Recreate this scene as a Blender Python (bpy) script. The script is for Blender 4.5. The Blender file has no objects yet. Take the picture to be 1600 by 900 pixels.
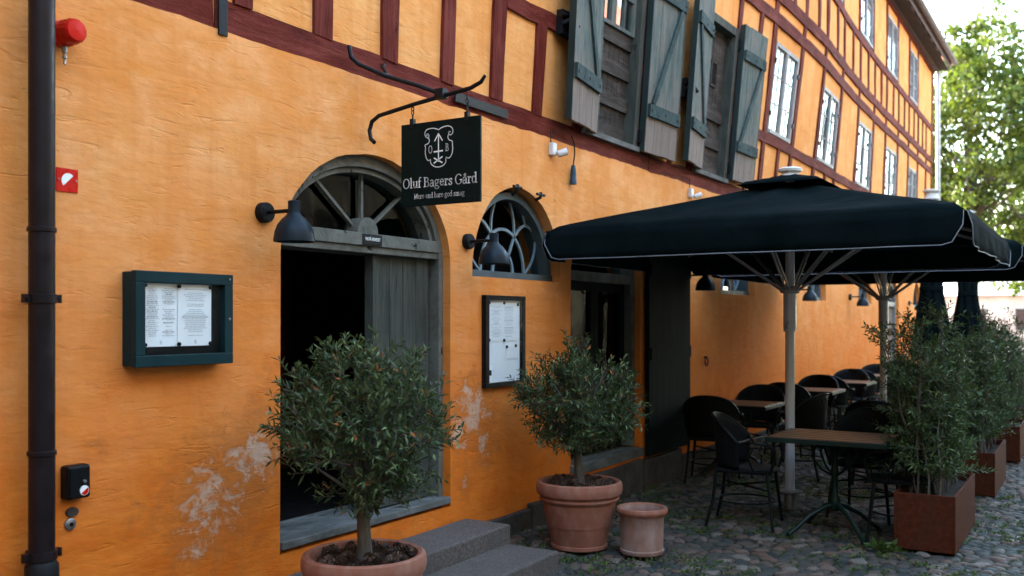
import bpy, bmesh, math, random
import numpy as np
from mathutils import Vector, Matrix, noise, geometry
R = math.radians
random.seed(7); rng = np.random.default_rng(7)
sc = bpy.context.scene; col = sc.collection

# ------------------------------------------------------------------ camera
TH = math.atan(920/1500); D = 3.9; H = 1.65
cam = bpy.data.cameras.new('camera'); camo = bpy.data.objects.new('camera', cam); col.objects.link(camo)
camo.location = (0, -D, H); camo.rotation_euler = (R(90), 0, TH - R(90))
cam.sensor_width = 36; cam.lens = 33.75; cam.shift_y = 50/1600; cam.clip_end = 2000; cam.clip_start = .05
cam.dof.use_dof = True; cam.dof.focus_distance = 5.9; cam.dof.aperture_fstop = 2.1
sc.camera = camo
# ------------------------------------------------------------------ light
SUN_EL, SUN_AZ = 23, 24         # azimuth from +Y towards +X : the sun stands behind the long house
w = bpy.data.worlds.new('World'); sc.world = w; w.use_nodes = True
nt = w.node_tree; bg = nt.nodes['Background']; sky = nt.nodes.new('ShaderNodeTexSky')
sky.sky_type = 'NISHITA'; sky.sun_disc = False; sky.sun_elevation = R(SUN_EL); sky.sun_rotation = R(SUN_AZ)
sky.air_density = 1.0; sky.dust_density = 1.5; sky.ozone_density = 1.1
nt.links.new(sky.outputs[0], bg.inputs[0]); bg.inputs[1].default_value = .15
sl = bpy.data.lights.new('sun', 'SUN'); sl.energy = 2.0; sl.angle = R(.5); sl.color = (1, .93, .82)
so = bpy.data.objects.new('sun', sl); col.objects.link(so)
sd = Vector((math.sin(R(SUN_AZ))*math.cos(R(SUN_EL)), math.cos(R(SUN_AZ))*math.cos(R(SUN_EL)), math.sin(R(SUN_EL))))
so.rotation_euler = sd.to_track_quat('Z', 'Y').to_euler(); so.location = (10, 10, 30)
vs = sc.view_settings; vs.view_transform = 'Standard'; vs.look = 'None'; vs.exposure = 4.32; vs.gamma = 1; vs.use_white_balance = True; vs.white_balance_temperature = 7400; vs.white_balance_tint = 6

# ------------------------------------------------------------------ materials
class NT:
    def __init__(s, name):
        s.m = bpy.data.materials.new(name); s.m.use_nodes = True; s.t = s.m.node_tree
        s.b = s.t.nodes['Principled BSDF']; s.tc = None
    def n(s, typ, **kw):
        o = s.t.nodes.new('ShaderNode'+typ)
        for k, v in kw.items():
            if k[0] == '_': s.set(o.inputs[k[1:].replace('_', ' ')] if not k[1:].isdigit() else o.inputs[int(k[1:])], v)
            else: setattr(o, k, v)
        return o
    def set(s, inp, v):
        if isinstance(v, bpy.types.NodeSocket): s.t.links.new(v, inp)
        elif isinstance(v, (tuple, list)) and len(v) == 3 and len(inp.default_value) == 4: inp.default_value = (*v, 1)
        else: inp.default_value = v
    def co(s, sx=1, sy=1, sz=1, kind='Object'):
        if not s.tc: s.tc = s.n('TexCoord')
        return s.n('Mapping', _Vector=s.tc.outputs[kind], _Scale=(sx, sy, sz)).outputs[0]
    def noise(s, scale, detail=4, v=None, rough=.55, dist=0):
        return s.n('TexNoise', _Scale=scale, _Detail=detail, _Roughness=rough, _Distortion=dist, **({'_Vector': v} if v else {'_Vector': s.co()})).outputs[0]
    def ramp(s, f, stops):
        r = s.n('ValToRGB', _0=f); e = r.color_ramp.elements
        while len(e) < len(stops): e.new(.5)
        for i, (p, c) in enumerate(stops):
            e[i].position = p; e[i].color = (*c, 1) if len(c) == 3 else c
        return r.outputs[0]
    def mix(s, f, a, b, blend='MIX'):
        o = s.n('Mix', data_type='RGBA', blend_type=blend)
        s.set(o.inputs[0], f); s.set(o.inputs[6], a); s.set(o.inputs[7], b); return o.outputs[2]
    def math(s, op, a, b=0., c=0., clamp=False):
        o = s.n('Math', operation=op); o.use_clamp = clamp
        s.set(o.inputs[0], a); s.set(o.inputs[1], b); s.set(o.inputs[2], c); return o.outputs[0]
    def mr(s, v, a, b, c=0., d=1.):
        return s.n('MapRange', _0=v, _1=a, _2=b, _3=c, _4=d).outputs[0]
    def bump(s, h, st=.3, dist=.01, nrm=None):
        o = s.n('Bump', _Strength=st, _Distance=dist, _Height=h)
        if nrm: s.set(o.inputs['Normal'], nrm)
        return o.outputs[0]
    def out(s, color=None, rough=None, normal=None, metal=None, spec=None):
        if color is not None: s.set(s.b.inputs['Base Color'], color)
        if rough is not None: s.set(s.b.inputs['Roughness'], rough)
        if normal is not None: s.set(s.b.inputs['Normal'], normal)
        if metal is not None: s.set(s.b.inputs['Metallic'], metal)
        if spec is not None: s.set(s.b.inputs['Specular IOR Level'], spec)
        return s.m
def simple(name, c, rough=.6, metal=0., var=.25, scale=6., bump=.15, bd=.003, bs=40, spec=.2, st=(1, 1, 1)):
    t = NT(name); f = t.noise(scale, 6, t.co(*st)); d = tuple(x*(1-var) for x in c); l = tuple(min(1, x*(1+var)) for x in c)
    cc = t.ramp(f, [(.3, d), (.7, l)]); r = t.mr(t.noise(scale*2, 3), .3, .7, max(0, rough-.12), min(1, rough+.12))
    return t.out(cc, r, t.bump(t.noise(bs, 4, t.co(*st)), bump, bd), metal, spec)
def plaster(name, ca, cb, cc, patches=(), top=False):
    t = NT(name)
    big = t.noise(.9, 5, rough=.6); mid = t.noise(3.2, 6, t.co(1, 1, 1.6), .65); fine = t.noise(30, 5, t.co(.6, 1, 1.6))
    c = t.mix(t.mr(big, .38, .60), ca, cb)
    c = t.mix(t.mr(mid, .42, .72), c, cc); c = t.mix(t.mr(t.noise(1.6, 4, t.co(1.3, 1, .8), .6), .50, .58, 0, .62), c, (ca[0]*.88, ca[1]*.74, ca[2]*.58))
    # trowel blotches, patched repairs (rectangular-ish cells)
    vor = t.n('TexVoronoi', _Vector=t.n('VectorMath', operation='ADD', _0=t.co(1.2, 1, 1.6), _1=t.n('TexNoise', _Vector=t.co(), _Scale=2.5).outputs[1]).outputs[0], _Scale=1.1)
    c = t.mix(t.mr(vor.outputs[1], .1, .95, 0, .16), c, (ca[0]*1.12, ca[1]*1.28, ca[2]*1.7))
    c = t.mix(t.mr(fine, .3, .8, 0, .22), c, (ca[0]*.72, ca[1]*.58, ca[2]*.4))
    # soft streaks running down
    st = t.noise(5, 3, t.co(2.2, 1, .16)); c = t.mix(t.mr(st, .52, .72, 0, .45), c, (ca[0]*.8, ca[1]*.66, ca[2]*.5))
    if patches:
        zz = t.n('SeparateXYZ', _0=t.tc.outputs['Object']).outputs[2]; wz = t.math('ADD', zz, t.math('MULTIPLY', t.noise(1.3, 4), 1.7))
        c = t.mix(t.mr(wz, 1.5, 3.4, .97, 0), c, t.mix(t.mr(t.noise(5, 5), .3, .7), (.66, .135, .013), (.74, .195, .026)))
    lvl = None
    if patches:
        pos = t.n('SeparateXYZ', _0=t.tc.outputs['Object'])
        for (px, pz, r, amt) in patches:
            dx = t.math('SUBTRACT', pos.outputs[0], px); dz = t.math('SUBTRACT', pos.outputs[2], pz)
            dd = t.math('SQRT', t.math('ADD', t.math('MULTIPLY', dx, dx), t.math('MULTIPLY', dz, dz)))
            q = t.mr(dd, 0, r, amt, 0)
            lvl = q if lvl is None else t.math('MAXIMUM', lvl, q)
        pn = t.noise(9, 8, t.co(1, 1, 1.3), .68, .6)
        mask = t.mr(t.math('ADD', t.math('MULTIPLY', lvl, .40), t.math('ADD', pn, t.math('MULTIPLY', t.math('SUBTRACT', t.noise(45, 4), .5), .22))), .78, .92, 0, .85)
        halo = t.mr(t.math('ADD', t.math('MULTIPLY', lvl, .5), pn), .62, .80, 0, .6)
        c = t.mix(halo, c, (ca[0]*.62, ca[1]*.42, ca[2]*.3))
        c = t.mix(mask, c, t.mix(t.noise(25, 4), (.52, .25, .11), (.66, .50, .38)))
        spots = t.mr(t.noise(4.5, 10, rough=.8), .735, .76, 0, .75); c = t.mix(spots, c, (.62, .45, .28))
    # bump: brick courses under thick limewash, trowel scars
    und = t.noise(2.2, 3, t.co(1, 1, 3.4), .5, .4); scar = t.noise(4.5, 5, t.co(1.1, 1, 5.5), .55, .8); grit = t.noise(160, 3)
    patchy = t.mr(t.noise(1.1, 3), .38, .62); sc2 = t.math('MULTIPLY', t.mr(scar, .58, .70, 0, 1), patchy)
    crk = t.n('TexVoronoi', _Vector=t.n('VectorMath', operation='ADD', _0=t.co(.9, 1, .55), _1=t.n('TexNoise', _Vector=t.co(), _Scale=3.).outputs[1]).outputs[0], _Scale=.9, feature='DISTANCE_TO_EDGE').outputs[0]; crack = t.math('MULTIPLY', t.mr(crk, 0, .004, 1, 0), t.mr(t.noise(.8, 2), .60, .64, 0, 0))
    h = t.math('ADD', t.math('MULTIPLY', t.math('MULTIPLY', und, t.mr(t.noise(.7, 2), .35, .6, .35, .95)), .8), t.math('MULTIPLY', sc2, -.26)); h = t.math('SUBTRACT', h, t.math('MULTIPLY', crack, .25)); c = t.mix(t.math('MULTIPLY', crack, .7), c, (ca[0]*.35, ca[1]*.25, ca[2]*.25))
    h = t.math('ADD', h, t.math('MULTIPLY', t.noise(11, 5, t.co(1, 1, 2.4)), .28)); h = t.math('ADD', h, t.math('MULTIPLY', grit, .025))
    if patches: h = t.math('SUBTRACT', h, t.math('MULTIPLY', mask, .12))
    return t.out(c, .92, t.bump(h, .5, .030), spec=.08)
def timber(name, c, light, var=.3, along=(1, 1, 1), low=False):
    t = NT(name); g = t.noise(7, 7, t.co(*along), .7, .5); b = t.noise(3, 4)
    cc = t.ramp(g, [(.3, tuple(x*.55 for x in c)), (.5, c), (.75, light)])
    cc = t.mix(t.mr(b, .45, .75, 0, .5), cc, light)
    if low:      # paint washed off the foot of the boards, bare wood shows
        z = t.n('SeparateXYZ', _0=t.tc.outputs['Object']).outputs[2]; cc = t.mix(t.mr(t.math('ADD', z, t.math('MULTIPLY', t.noise(4, 4, t.co(5, 1, .5)), .8)), 3.95, 4.35, .75, 0), cc, t.mix(g, (.14, .10, .08), (.30, .22, .18)))
    cr = t.mr(t.noise(9, 8, t.co(along[0]*.8, 1, along[2]*.8), .7, 1.2), .63, .67, 0, 1)
    cc = t.mix(cr, cc, tuple(x*.18 for x in c))
    h = t.math('SUBTRACT', g, t.math('MULTIPLY', cr, .8))
    return t.out(cc, .78, t.bump(h, .9, .018), spec=.08)
M = {}
PATCH = ((3.42, .72, .55, 1), (3.70, .92, .36, 1.15), (3.3, .55, .3, .9), (5.82, .98, .42, 1.15), (5.95, .72, .3, .95), (5.64, .85, .3, 1.05), (5.72, 1.15, .2, .9), (2.75, 1.05, .12, .55), (2.95, .72, .16, .6), (7.0, .6, .4, .55), (6.75, 1.0, .3, .5), (3.8, 1.25, .3, .55), (23.9, .8, .5, .8), (5.7, .5, .3, .6), (4.9, .2, 1.2, .4))
M['plaster'] = plaster('ochre limewashed plaster', (.77, .325, .100), (.66, .235, .052), (.80, .385, .16), PATCH)
M['infill'] = plaster('ochre infill plaster', (.76, .34, .105), (.72, .295, .08), (.80, .40, .15))
M['infill_far'] = M['infill']
M['timber'] = timber('oxblood timber', (.105, .014, .008), (.21, .050, .034), along=(.25, 1, 2))
M['post'] = timber('oxblood timber post', (.105, .014, .008), (.21, .050, .034), along=(2.5, 1, .25))
M['grey_wood'] = timber('grey painted oak', (.058, .062, .050), (.09, .092, .075), along=(3, 1, .3))
M['frame'] = timber('grey green frame paint', (.12, .12, .098), (.165, .165, .14), along=(1, 1, 1))
M['shutter'] = timber('weathered teal shutter', (.088, .118, .104), (.21, .17, .14), along=(3, 1, .3), low=True)
M['shutter_trim'] = timber('shutter trim', (.030, .055, .052), (.07, .09, .085), along=(1, 1, 1))
M['shutter_edge'] = simple('dark green edge', (.012, .024, .021), .6, spec=.3)
M['hatch'] = timber('weathered hatch boards', (.048, .040, .033), (.10, .085, .068), along=(.4, 1, 2.5))
M['sash'] = simple('off white sash', (.22, .21, .20), .55, var=.15, bump=.1)
M['sill'] = timber('worn grey sill', (.10, .10, .09), (.2, .2, .185), along=(.4, 1, 1))
M['dark_door'] = timber('black green door', (.004, .007, .006), (.008, .012, .010), along=(3, 1, .3))
M['iron'] = simple('black wrought iron', (.006, .007, .008), .55, .0, .3, 30, .4, .002, 90)
M['black_metal'] = simple('satin black metal', (.005, .006, .007), .42, 0, .2, 20, .05, spec=.14)
M['petrol'] = simple('petrol lacquer', (.004, .024, .027), .45, 0, .15, 10, .05, spec=.14)
M['sign_black'] = simple('dark green sign board', (.003, .009, .008), .6, 0, .2, 10, .08, spec=.08)
M['white_print'] = simple('white lettering', (.82, .84, .80), .6, 0, .05, 10, .02)
M['paper'] = simple('white paper', (.74, .76, .74), .8, 0, .04, 5, .05)
M['ink'] = simple('grey print', (.34, .35, .36), .8, 0, .1)
M['pipe'] = simple('dark plum drainpipe', (.010, .006, .007), .42, 0, .3, 8, .1)
M['zinc'] = simple('grey zinc', (.35, .38, .40), .4, .5, .15, 5, .1)
M['galv'] = simple('galvanised steel', (.25, .25, .24), .45, .8, .3, 30, .1)
M['red'] = simple('red plastic', (.55, .012, .008), .28, 0, .08, 8, .03)
M['white_plastic'] = simple('white plastic', (.62, .62, .58), .4, 0, .1, 12, .05)
M['connector'] = simple('blue grey rubber', (.02, .05, .07), .5)
M['bulb'] = simple('frosted bulb', (.6, .5, .35), .3)
M['granite'] = NT('granite step'); t = M['granite']
M['granite'] = t.out(t.mix(t.mr(t.noise(2.5, 5), .35, .65, 0, 1), t.ramp(t.noise(90, 3), [(.35, (.045, .042, .038)), (.65, (.12, .108, .098))]), t.ramp(t.noise(60, 3), [(.35, (.07, .055, .046)), (.65, (.15, .125, .11))])), .75, t.bump(t.math('ADD', t.noise(6, 5), t.math('MULTIPLY', t.noise(120, 3), .25)), .6, .02), spec=.15)
t = NT('terracotta'); M['terra'] = t.out(t.mix(t.mr(t.noise(14, 6, t.co(1, 1, .6)), .45, .72, 0, .42), t.ramp(t.noise(3, 5), [(.3, (.21, .068, .036)), (.7, (.30, .105, .060))]), (.36, .21, .15)), .82, t.bump(t.math('ADD', t.noise(60, 4), t.math('MULTIPLY', t.noise(8, 3, t.co(.3, .3, 6)), .8)), .35, .004))
t = NT('lime bloomed terracotta'); M['terra_old'] = t.out(t.mix(t.mr(t.noise(7, 7, t.co(1, 1, .5), .65), .35, .62, .15, .9), (.22, .09, .055), (.32, .215, .18)), .88, t.bump(t.noise(50, 4), .35, .004))
t = NT('corten steel'); M['corten'] = t.out(t.mix(t.mr(t.noise(5, 6, t.co(1, 1, .35), .6), .42, .7, 0, .75), t.ramp(t.noise(26, 6), [(.3, (.045, .011, .005)), (.7, (.088, .023, .009))]), (.05, .019, .014)), .78, t.bump(t.noise(70, 4), .3, .002), 0, .05)
M['soil'] = simple('dark soil', (.028, .018, .012), .95, 0, .5, 30, .8, .02, 40)
t = NT('pine cone'); M['cone'] = t.out(t.ramp(t.n('NewGeometry').outputs['Random Per Island'], [(0, (.018, .010, .007)), (.6, (.055, .028, .016)), (1, (.12, .06, .035))]), .8)
t = NT('umbrella fabric'); wv = t.n('TexWave', _Vector=t.co(), _Scale=160.).outputs[1]
M['fabric'] = t.out(t.ramp(t.noise(2.5, 6), [(.3, (.0018, .0048, .0052)), (.7, (.0045, .0085, .0092))]), .95, t.bump(t.math('ADD', t.math('MULTIPLY', t.noise(3.2, 4, t.co(1, 1, 1), .5, 1.), 1), t.math('MULTIPLY', t.noise(220, 2), .012)), .5, .03), spec=.01)
M['piping'] = simple('pale piping', (.17, .19, .21), .6)
M['pole'] = simple('pale grey painted aluminium', (.48, .50, .51), .4, .2, .06, 4, .03)
M['strut'] = simple('grey strut', (.30, .29, .28), .45, .3, .08, 4, .03)
t = NT('dark wicker'); ck = t.n('TexBrick', _Vector=t.co(kind='Object'), _Scale=40.)
M['wicker'] = t.out(t.ramp(t.noise(60, 3), [(.3, (.003, .0035, .0035)), (.7, (.010, .011, .011))]), .55, t.bump(t.n('TexWave', _Vector=t.co(1, 1, 1), _Scale=34., _Distortion=3.).outputs[1], .7, .004), spec=.08)
M['chair_metal'] = simple('black green tube', (.004, .006, .0055), .45, .0, spec=.15)
t = NT('oiled table slats'); M['slat'] = t.out(t.ramp(t.noise(9, 7, t.co(5, .4, 1), .65), [(.3, (.035, .016, .007)), (.7, (.13, .062, .028))]), .38, t.bump(t.noise(20, 5, t.co(5, .4, 1)), .2, .003))
M['table_green'] = simple('dark green cast iron', (.003, .013, .009), .4, .0, spec=.2)
t = NT('bark'); M['bark'] = t.out(t.ramp(t.noise(22, 7, t.co(1, 1, .25), .7), [(.3, (.035, .028, .022)), (.7, (.13, .108, .085))]), .9, t.bump(t.noise(30, 6, t.co(1, 1, .25)), .9, .012))
def leafmat(name, a, b, c, back, dry=None, trans=.25):
    t = NT(name); g = t.n('NewGeometry'); rp = g.outputs['Random Per Island']
    stops = [(0, a), (.5, b), (.975, c)]
    if dry: stops += [(.985, dry), (1, dry)]
    cc = t.ramp(rp, stops); cc = t.mix(g.outputs['Backfacing'], cc, t.mix(.3, cc, back))
    m = t.out(cc, .5, spec=.22)
    tr = t.n('BsdfTranslucent', _Color=t.mix(.35, cc, (.16, .23, .03)))
    mx = t.n('MixShader', _0=trans, _1=t.b.outputs[0], _2=tr.outputs[0])
    t.t.links.new(mx.outputs[0], t.t.nodes['Material Output'].inputs[0]); return m
M['olive'] = leafmat('olive leaves', (.010, .026, .008), (.034, .066, .020), (.13, .18, .070), (.13, .17, .09), (.42, .13, .03), trans=.12)
M['olive_b'] = leafmat('olive leaves tall', (.014, .034, .010), (.042, .080, .024), (.12, .175, .065), (.13, .17, .09), trans=.14)
M['bigleaf'] = leafmat('lime tree leaves', (.018, .042, .005), (.040, .072, .008), (.085, .11, .015), (.07, .10, .02), trans=.32)
M['grass'] = leafmat('weeds', (.035, .07, .012), (.06, .10, .02), (.09, .13, .03), (.08, .12, .04))
def glass(name, tint=(.8, .85, .85), base=.0, wav=.02, rough=.0, gain=1.):
    t = NT(name); f = t.n('Fresnel', _IOR=1.5)
    nb = t.bump(t.noise(3.5, 2), wav, .1); t.set(f.inputs['Normal'], nb)
    tr = t.n('BsdfTransparent', _Color=tint); gl = t.n('BsdfGlossy', _Roughness=rough, _Color=(.95, .95, .95), _Normal=nb)
    fac = t.math('ADD', t.math('MULTIPLY', f.outputs[0], 1.3*gain), base, clamp=True)
    fac = t.math('MULTIPLY', fac, t.math('SUBTRACT', 1., t.n('NewGeometry').outputs['Backfacing']))
    mx = t.n('MixShader', _0=fac, _1=tr.outputs[0], _2=gl.outputs[0])
    t.t.links.new(mx.outputs[0], t.t.nodes['Material Output'].inputs[0]); return t.m
M['glass'] = glass('window glass'); M['glass_old'] = glass('old wavy glass', base=.20, wav=.02); M['glass_dark'] = glass('dim interior glass', (.5, .55, .55), 0, .01, 0, .16); M['acrylic'] = glass('clear acrylic pane', (.97, .98, .98), 0, .004, 0, .22)
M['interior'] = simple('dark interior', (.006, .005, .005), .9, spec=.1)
M['interior_red'] = simple('dark red hangings', (.07, .016, .012), .9, var=.5, scale=3, st=(6, 6, .2))
M['curtain'] = simple('pale curtain', (.45, .42, .40), .9, var=.3, scale=4, st=(5, 1, .3))
t = NT('red roof tiles'); wv = t.n('TexWave', _Vector=t.co(1, 1, 1), _Scale=2.2, wave_type='BANDS').outputs[1]
M['tiles'] = t.out(t.ramp(t.noise(6, 5), [(.3, (.22, .065, .04)), (.7, (.38, .13, .08))]), .85, t.bump(wv, 1, .05))
M['soffit'] = simple('dark eaves boards', (.03, .02, .016), .8, st=(1, 4, 1))
M['fascia'] = simple('worn fascia', (.10, .07, .065), .7)
M['opp_wall'] = simple('grey brown rendered house', (.09, .085, .07), .9, scale=1)
M['opp_wall_b'] = simple('olive grey rendered house', (.08, .085, .07), .9, scale=1)
M['far_pink'] = simple('pink far house', (.50, .34, .28), .9, scale=1)
M['far_roof'] = simple('pale far roof', (.60, .56, .52), .8, scale=1)
M['dark_glass'] = simple('dark pane', (.02, .025, .03), .08, 0, .1, 3, 0)
M['granite_dark'] = simple('plinth stone', (.055, .044, .036), .9, 0, .35, 8, .6, .02, 20)
M['wire_blue'] = simple('blue plastic', (.03, .16, .4), .4)

# ------------------------------------------------------------------ mesh helpers
class MB:
    def __init__(s): s.v = []; s.f = []; s.sm = []
    def add(s, vs_, fs, smooth=False):
        b = len(s.v); s.v += [tuple(v) for v in vs_]; s.f += [tuple(i+b for i in f) for f in fs]; s.sm += [smooth]*len(fs); return s
    def box(s, x0, x1, y0, y1, z0, z1, mat=None):
        vv = [(x, y, z) for x in (x0, x1) for y in (y0, y1) for z in (z0, z1)]
        if mat: vv = [mat @ Vector(v) for v in vv]
        return s.add(vv, [(0, 1, 3, 2), (4, 6, 7, 5), (0, 4, 5, 1), (2, 3, 7, 6), (0, 2, 6, 4), (1, 5, 7, 3)])
    def tube(s, pts, r, n=10, cap=True, closed=False):
        pts = [Vector(p) for p in pts]; m = len(pts); rr = r if isinstance(r, (list, tuple)) else [r]*m
        up = None; rings = []
        for i, p in enumerate(pts):
            if closed: tdir = pts[(i+1) % m]-pts[i-1]
            else: tdir = pts[min(i+1, m-1)]-pts[max(i-1, 0)]
            tdir.normalize()
            if up is None: up = Vector((0, 0, 1)) if abs(tdir.z) < .9 else Vector((1, 0, 0))
            a = up-tdir*up.dot(tdir); a.normalize(); up = a; bb = tdir.cross(a)
            rings.append([p+(a*math.cos(2*math.pi*k/n)+bb*math.sin(2*math.pi*k/n))*rr[i] for k in range(n)])
        vv = [v for g in rings for v in g]; ff = []
        for i in range(m if closed else m-1):
            j = (i+1) % m
            for k in range(n): ff.append((i*n+k, i*n+(k+1) % n, j*n+(k+1) % n, j*n+k))
        s.add(vv, ff, True)
        if cap and not closed: s.add(rings[0], [tuple(range(n))[::-1]]); s.add(rings[-1], [tuple(range(n))])
        return s
    def lathe(s, prof, c=(0, 0, 0), n=40, mat=None, fn=None):
        vv = []
        for (r, z) in prof:
            for k in range(n):
                a = 2*math.pi*k/n; q = fn(a, z, r) if fn else r
                p = Vector((c[0]+q*math.cos(a), c[1]+q*math.sin(a), c[2]+z)); vv.append(mat @ p if mat else p)
        ff = [(i*n+k, i*n+(k+1) % n, (i+1)*n+(k+1) % n, (i+1)*n+k) for i in range(len(prof)-1) for k in range(n)]
        return s.add(vv, ff, True)
    def build(s, name, mat, parent=None, bevel=0, loc=None, sharp=40):
        me = bpy.data.meshes.new(name); me.from_pydata(s.v, [], s.f); me.update()
        o = bpy.data.objects.new(name, me); col.objects.link(o); me.materials.append(M[mat] if isinstance(mat, str) else mat)
        if any(s.sm):
            for p, q in zip(me.polygons, s.sm): p.use_smooth = q
        bm = bmesh.new(); bm.from_mesh(me); bmesh.ops.recalc_face_normals(bm, faces=bm.faces) if len(bm.faces) < 60000 else None
        for e in bm.edges:
            if len(e.link_faces) == 2 and e.calc_face_angle(0) > R(sharp): e.smooth = False
        bm.to_mesh(me); bm.free()
        if parent: o.parent = parent
        if loc: o.location = loc
        if bevel:
            b = o.modifiers.new('bevel', 'BEVEL'); b.width = bevel; b.segments = 2; b.limit_method = 'ANGLE'; b.angle_limit = R(40); b.harden_normals = False
        return o
def arrmesh(name, verts, faces, mat, parent=None, smooth=False):
    verts = np.asarray(verts, 'f'); faces = np.asarray(faces, 'i'); k = faces.shape[1]
    me = bpy.data.meshes.new(name); me.vertices.add(len(verts)); me.vertices.foreach_set('co', verts.ravel())
    me.loops.add(faces.size); me.loops.foreach_set('vertex_index', faces.ravel())
    me.polygons.add(len(faces)); me.polygons.foreach_set('loop_start', np.arange(0, faces.size, k, dtype='i')); me.polygons.foreach_set('loop_total', np.full(len(faces), k, 'i'))
    me.update(calc_edges=True); me.validate()
    if smooth: me.polygons.foreach_set('use_smooth', np.ones(len(faces), bool))
    o = bpy.data.objects.new(name, me); col.objects.link(o); me.materials.append(M[mat] if isinstance(mat, str) else mat)
    if parent: o.parent = parent
    return o
def tag(o, label, cat, group=None, kind=None):
    if label: o['label'] = label
    if cat: o['category'] = cat
    if group: o['group'] = group
    if kind: o['kind'] = kind
    return o
def empty(name, loc, label, cat, group=None, rz=0):
    o = bpy.data.objects.new(name, None); o.empty_display_size = .1; col.objects.link(o); o.location = loc; o.rotation_euler = (0, 0, rz)
    return tag(o, label, cat, group)
def copy_tree(o, parent=None):
    c = o.copy(); col.objects.link(c)
    if parent: c.parent = parent
    for ch in KIDS.get(o.name, []) or [x for x in list(o.children)]: copy_tree(ch, c)
    return c
KIDS = {}
def dup(root, loc, rz, label):
    c = copy_tree(root); c.location = loc; c.rotation_euler = (0, 0, rz); c['label'] = label; return c
def arc(cx, cz, rx, rz_, a0, a1, n):
    return [(cx+rx*math.cos(R(a0+(a1-a0)*i/n)), cz+rz_*math.sin(R(a0+(a1-a0)*i/n))) for i in range(n+1)]
def lerp(x, X, Y):
    if x <= X[0]: return Y[0]
    for i in range(len(X)-1):
        if x <= X[i+1]: return Y[i]+(Y[i+1]-Y[i])*(x-X[i])/(X[i+1]-X[i])
    return Y[-1]
LX = [-3, 2.5, 4.2, 5.2, 6.6, 8.5, 10.5, 13.2, 15.5, 17, 20, 28]
LA = [0, 0, 0, 2.4, 2.8, 4.4, 4.6, 6.8, 6.6, 4.4, 2.6, 0.8]
def off(x, z):          # the old timber storey leans out over the street
    xs = sum(lerp(x+k*.4, LX, LA) for k in (-2, -1, 0, 1, 2))/5
    return math.tan(R(xs))*min(max(z-3.16, 0), 2.9)+max(z-6.06, 0)*.01
def W(x, o, z): return Vector((x, -off(x, z)-o, z))
def wbox(mb, x0, x1, z0, z1, o0, o1, jit=0., step=.35, seed=0., fn=None):
    """box in wall coordinates (x along, o outwards, z up), subdivided so that it follows the leaning wall"""
    nx = max(1, int((x1-x0)/step)); nz = max(1, int((z1-z0)/step)); fn = fn or W
    ring = [(x0+(x1-x0)*i/nx, z0) for i in range(nx)]+[(x1, z0+(z1-z0)*i/nz) for i in range(nz)]+[(x1-(x1-x0)*i/nx, z1) for i in range(nx)]+[(x0, z1-(z1-z0)*i/nz) for i in range(nz)]
    def j(x, z):
        if not jit: return x, z
        q = noise.noise_vector(Vector((x*2.1+seed, z*2.1, seed)))
        return x+q.x*jit, z+q.z*jit
    idx = {}; vv = []
    for i in range(nx+1):
        for k in range(nz+1):
            x, z = j(x0+(x1-x0)*i/nx, z0+(z1-z0)*k/nz)
            e = (noise.noise(Vector((x*3, z*3, 5+seed)))*jit*.5) if jit else 0
            idx[i, k] = len(vv); vv += [fn(x, o1+e, z), fn(x, o0, z)]
    ff = []
    for i in range(nx):
        for k in range(nz):
            a, b, c, d = idx[i, k], idx[i+1, k], idx[i+1, k+1], idx[i, k+1]
            ff += [(a, b, c, d), (d+1, c+1, b+1, a+1)]
    def side(p):
        for q in range(len(p)-1): ff.append((p[q], p[q]+1, p[q+1]+1, p[q+1]))
    side([idx[i, 0] for i in range(nx+1)]); side([idx[nx, k] for k in range(nz+1)])
    side([idx[i, nz] for i in range(nx, -1, -1)]); side([idx[0, k] for k in range(nz, -1, -1)])
    mb.add(vv, ff); return mb
def strip(mb, outer, inner, o0, o1, closed=False, fn=W):
    """a frame bar between two (x,z) curves with depth o0..o1"""
    n = len(outer); vv = []
    for (a, b) in zip(outer, inner): vv += [fn(a[0], o1, a[1]), fn(b[0], o1, b[1]), fn(b[0], o0, b[1]), fn(a[0], o0, a[1])]
    ff = []
    for i in range(n if closed else n-1):
        p = 4*i; q = 4*((i+1) % n)
        for k in range(4): ff.append((p+k, p+(k+1) % 4, q+(k+1) % 4, q+k))
    if not closed: ff += [(0, 3, 2, 1), (4*n-4, 4*n-3, 4*n-2, 4*n-1)]
    mb.add(vv, ff); return mb
def ribbon(pts, wd):
    """offset a polyline both ways"""
    L, Rr = [], []
    for i, p in enumerate(pts):
        a = pts[max(i-1, 0)]; b = pts[min(i+1, len(pts)-1)]; dx, dz = b[0]-a[0], b[1]-a[1]; l = math.hypot(dx, dz) or 1
        L.append((p[0]-dz/l*wd/2, p[1]+dx/l*wd/2)); Rr.append((p[0]+dz/l*wd/2, p[1]-dx/l*wd/2))
    return L, Rr
def wbar(mb, pts, wd, o0, o1, fn=W):
    a, b = ribbon(pts, wd); return strip(mb, a, b, o0, o1, fn=fn)
def fillpoly(mb, loop, o, fn=W):
    mb.add([fn(x, o, z) for x, z in loop], [tuple(range(len(loop)))])

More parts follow.
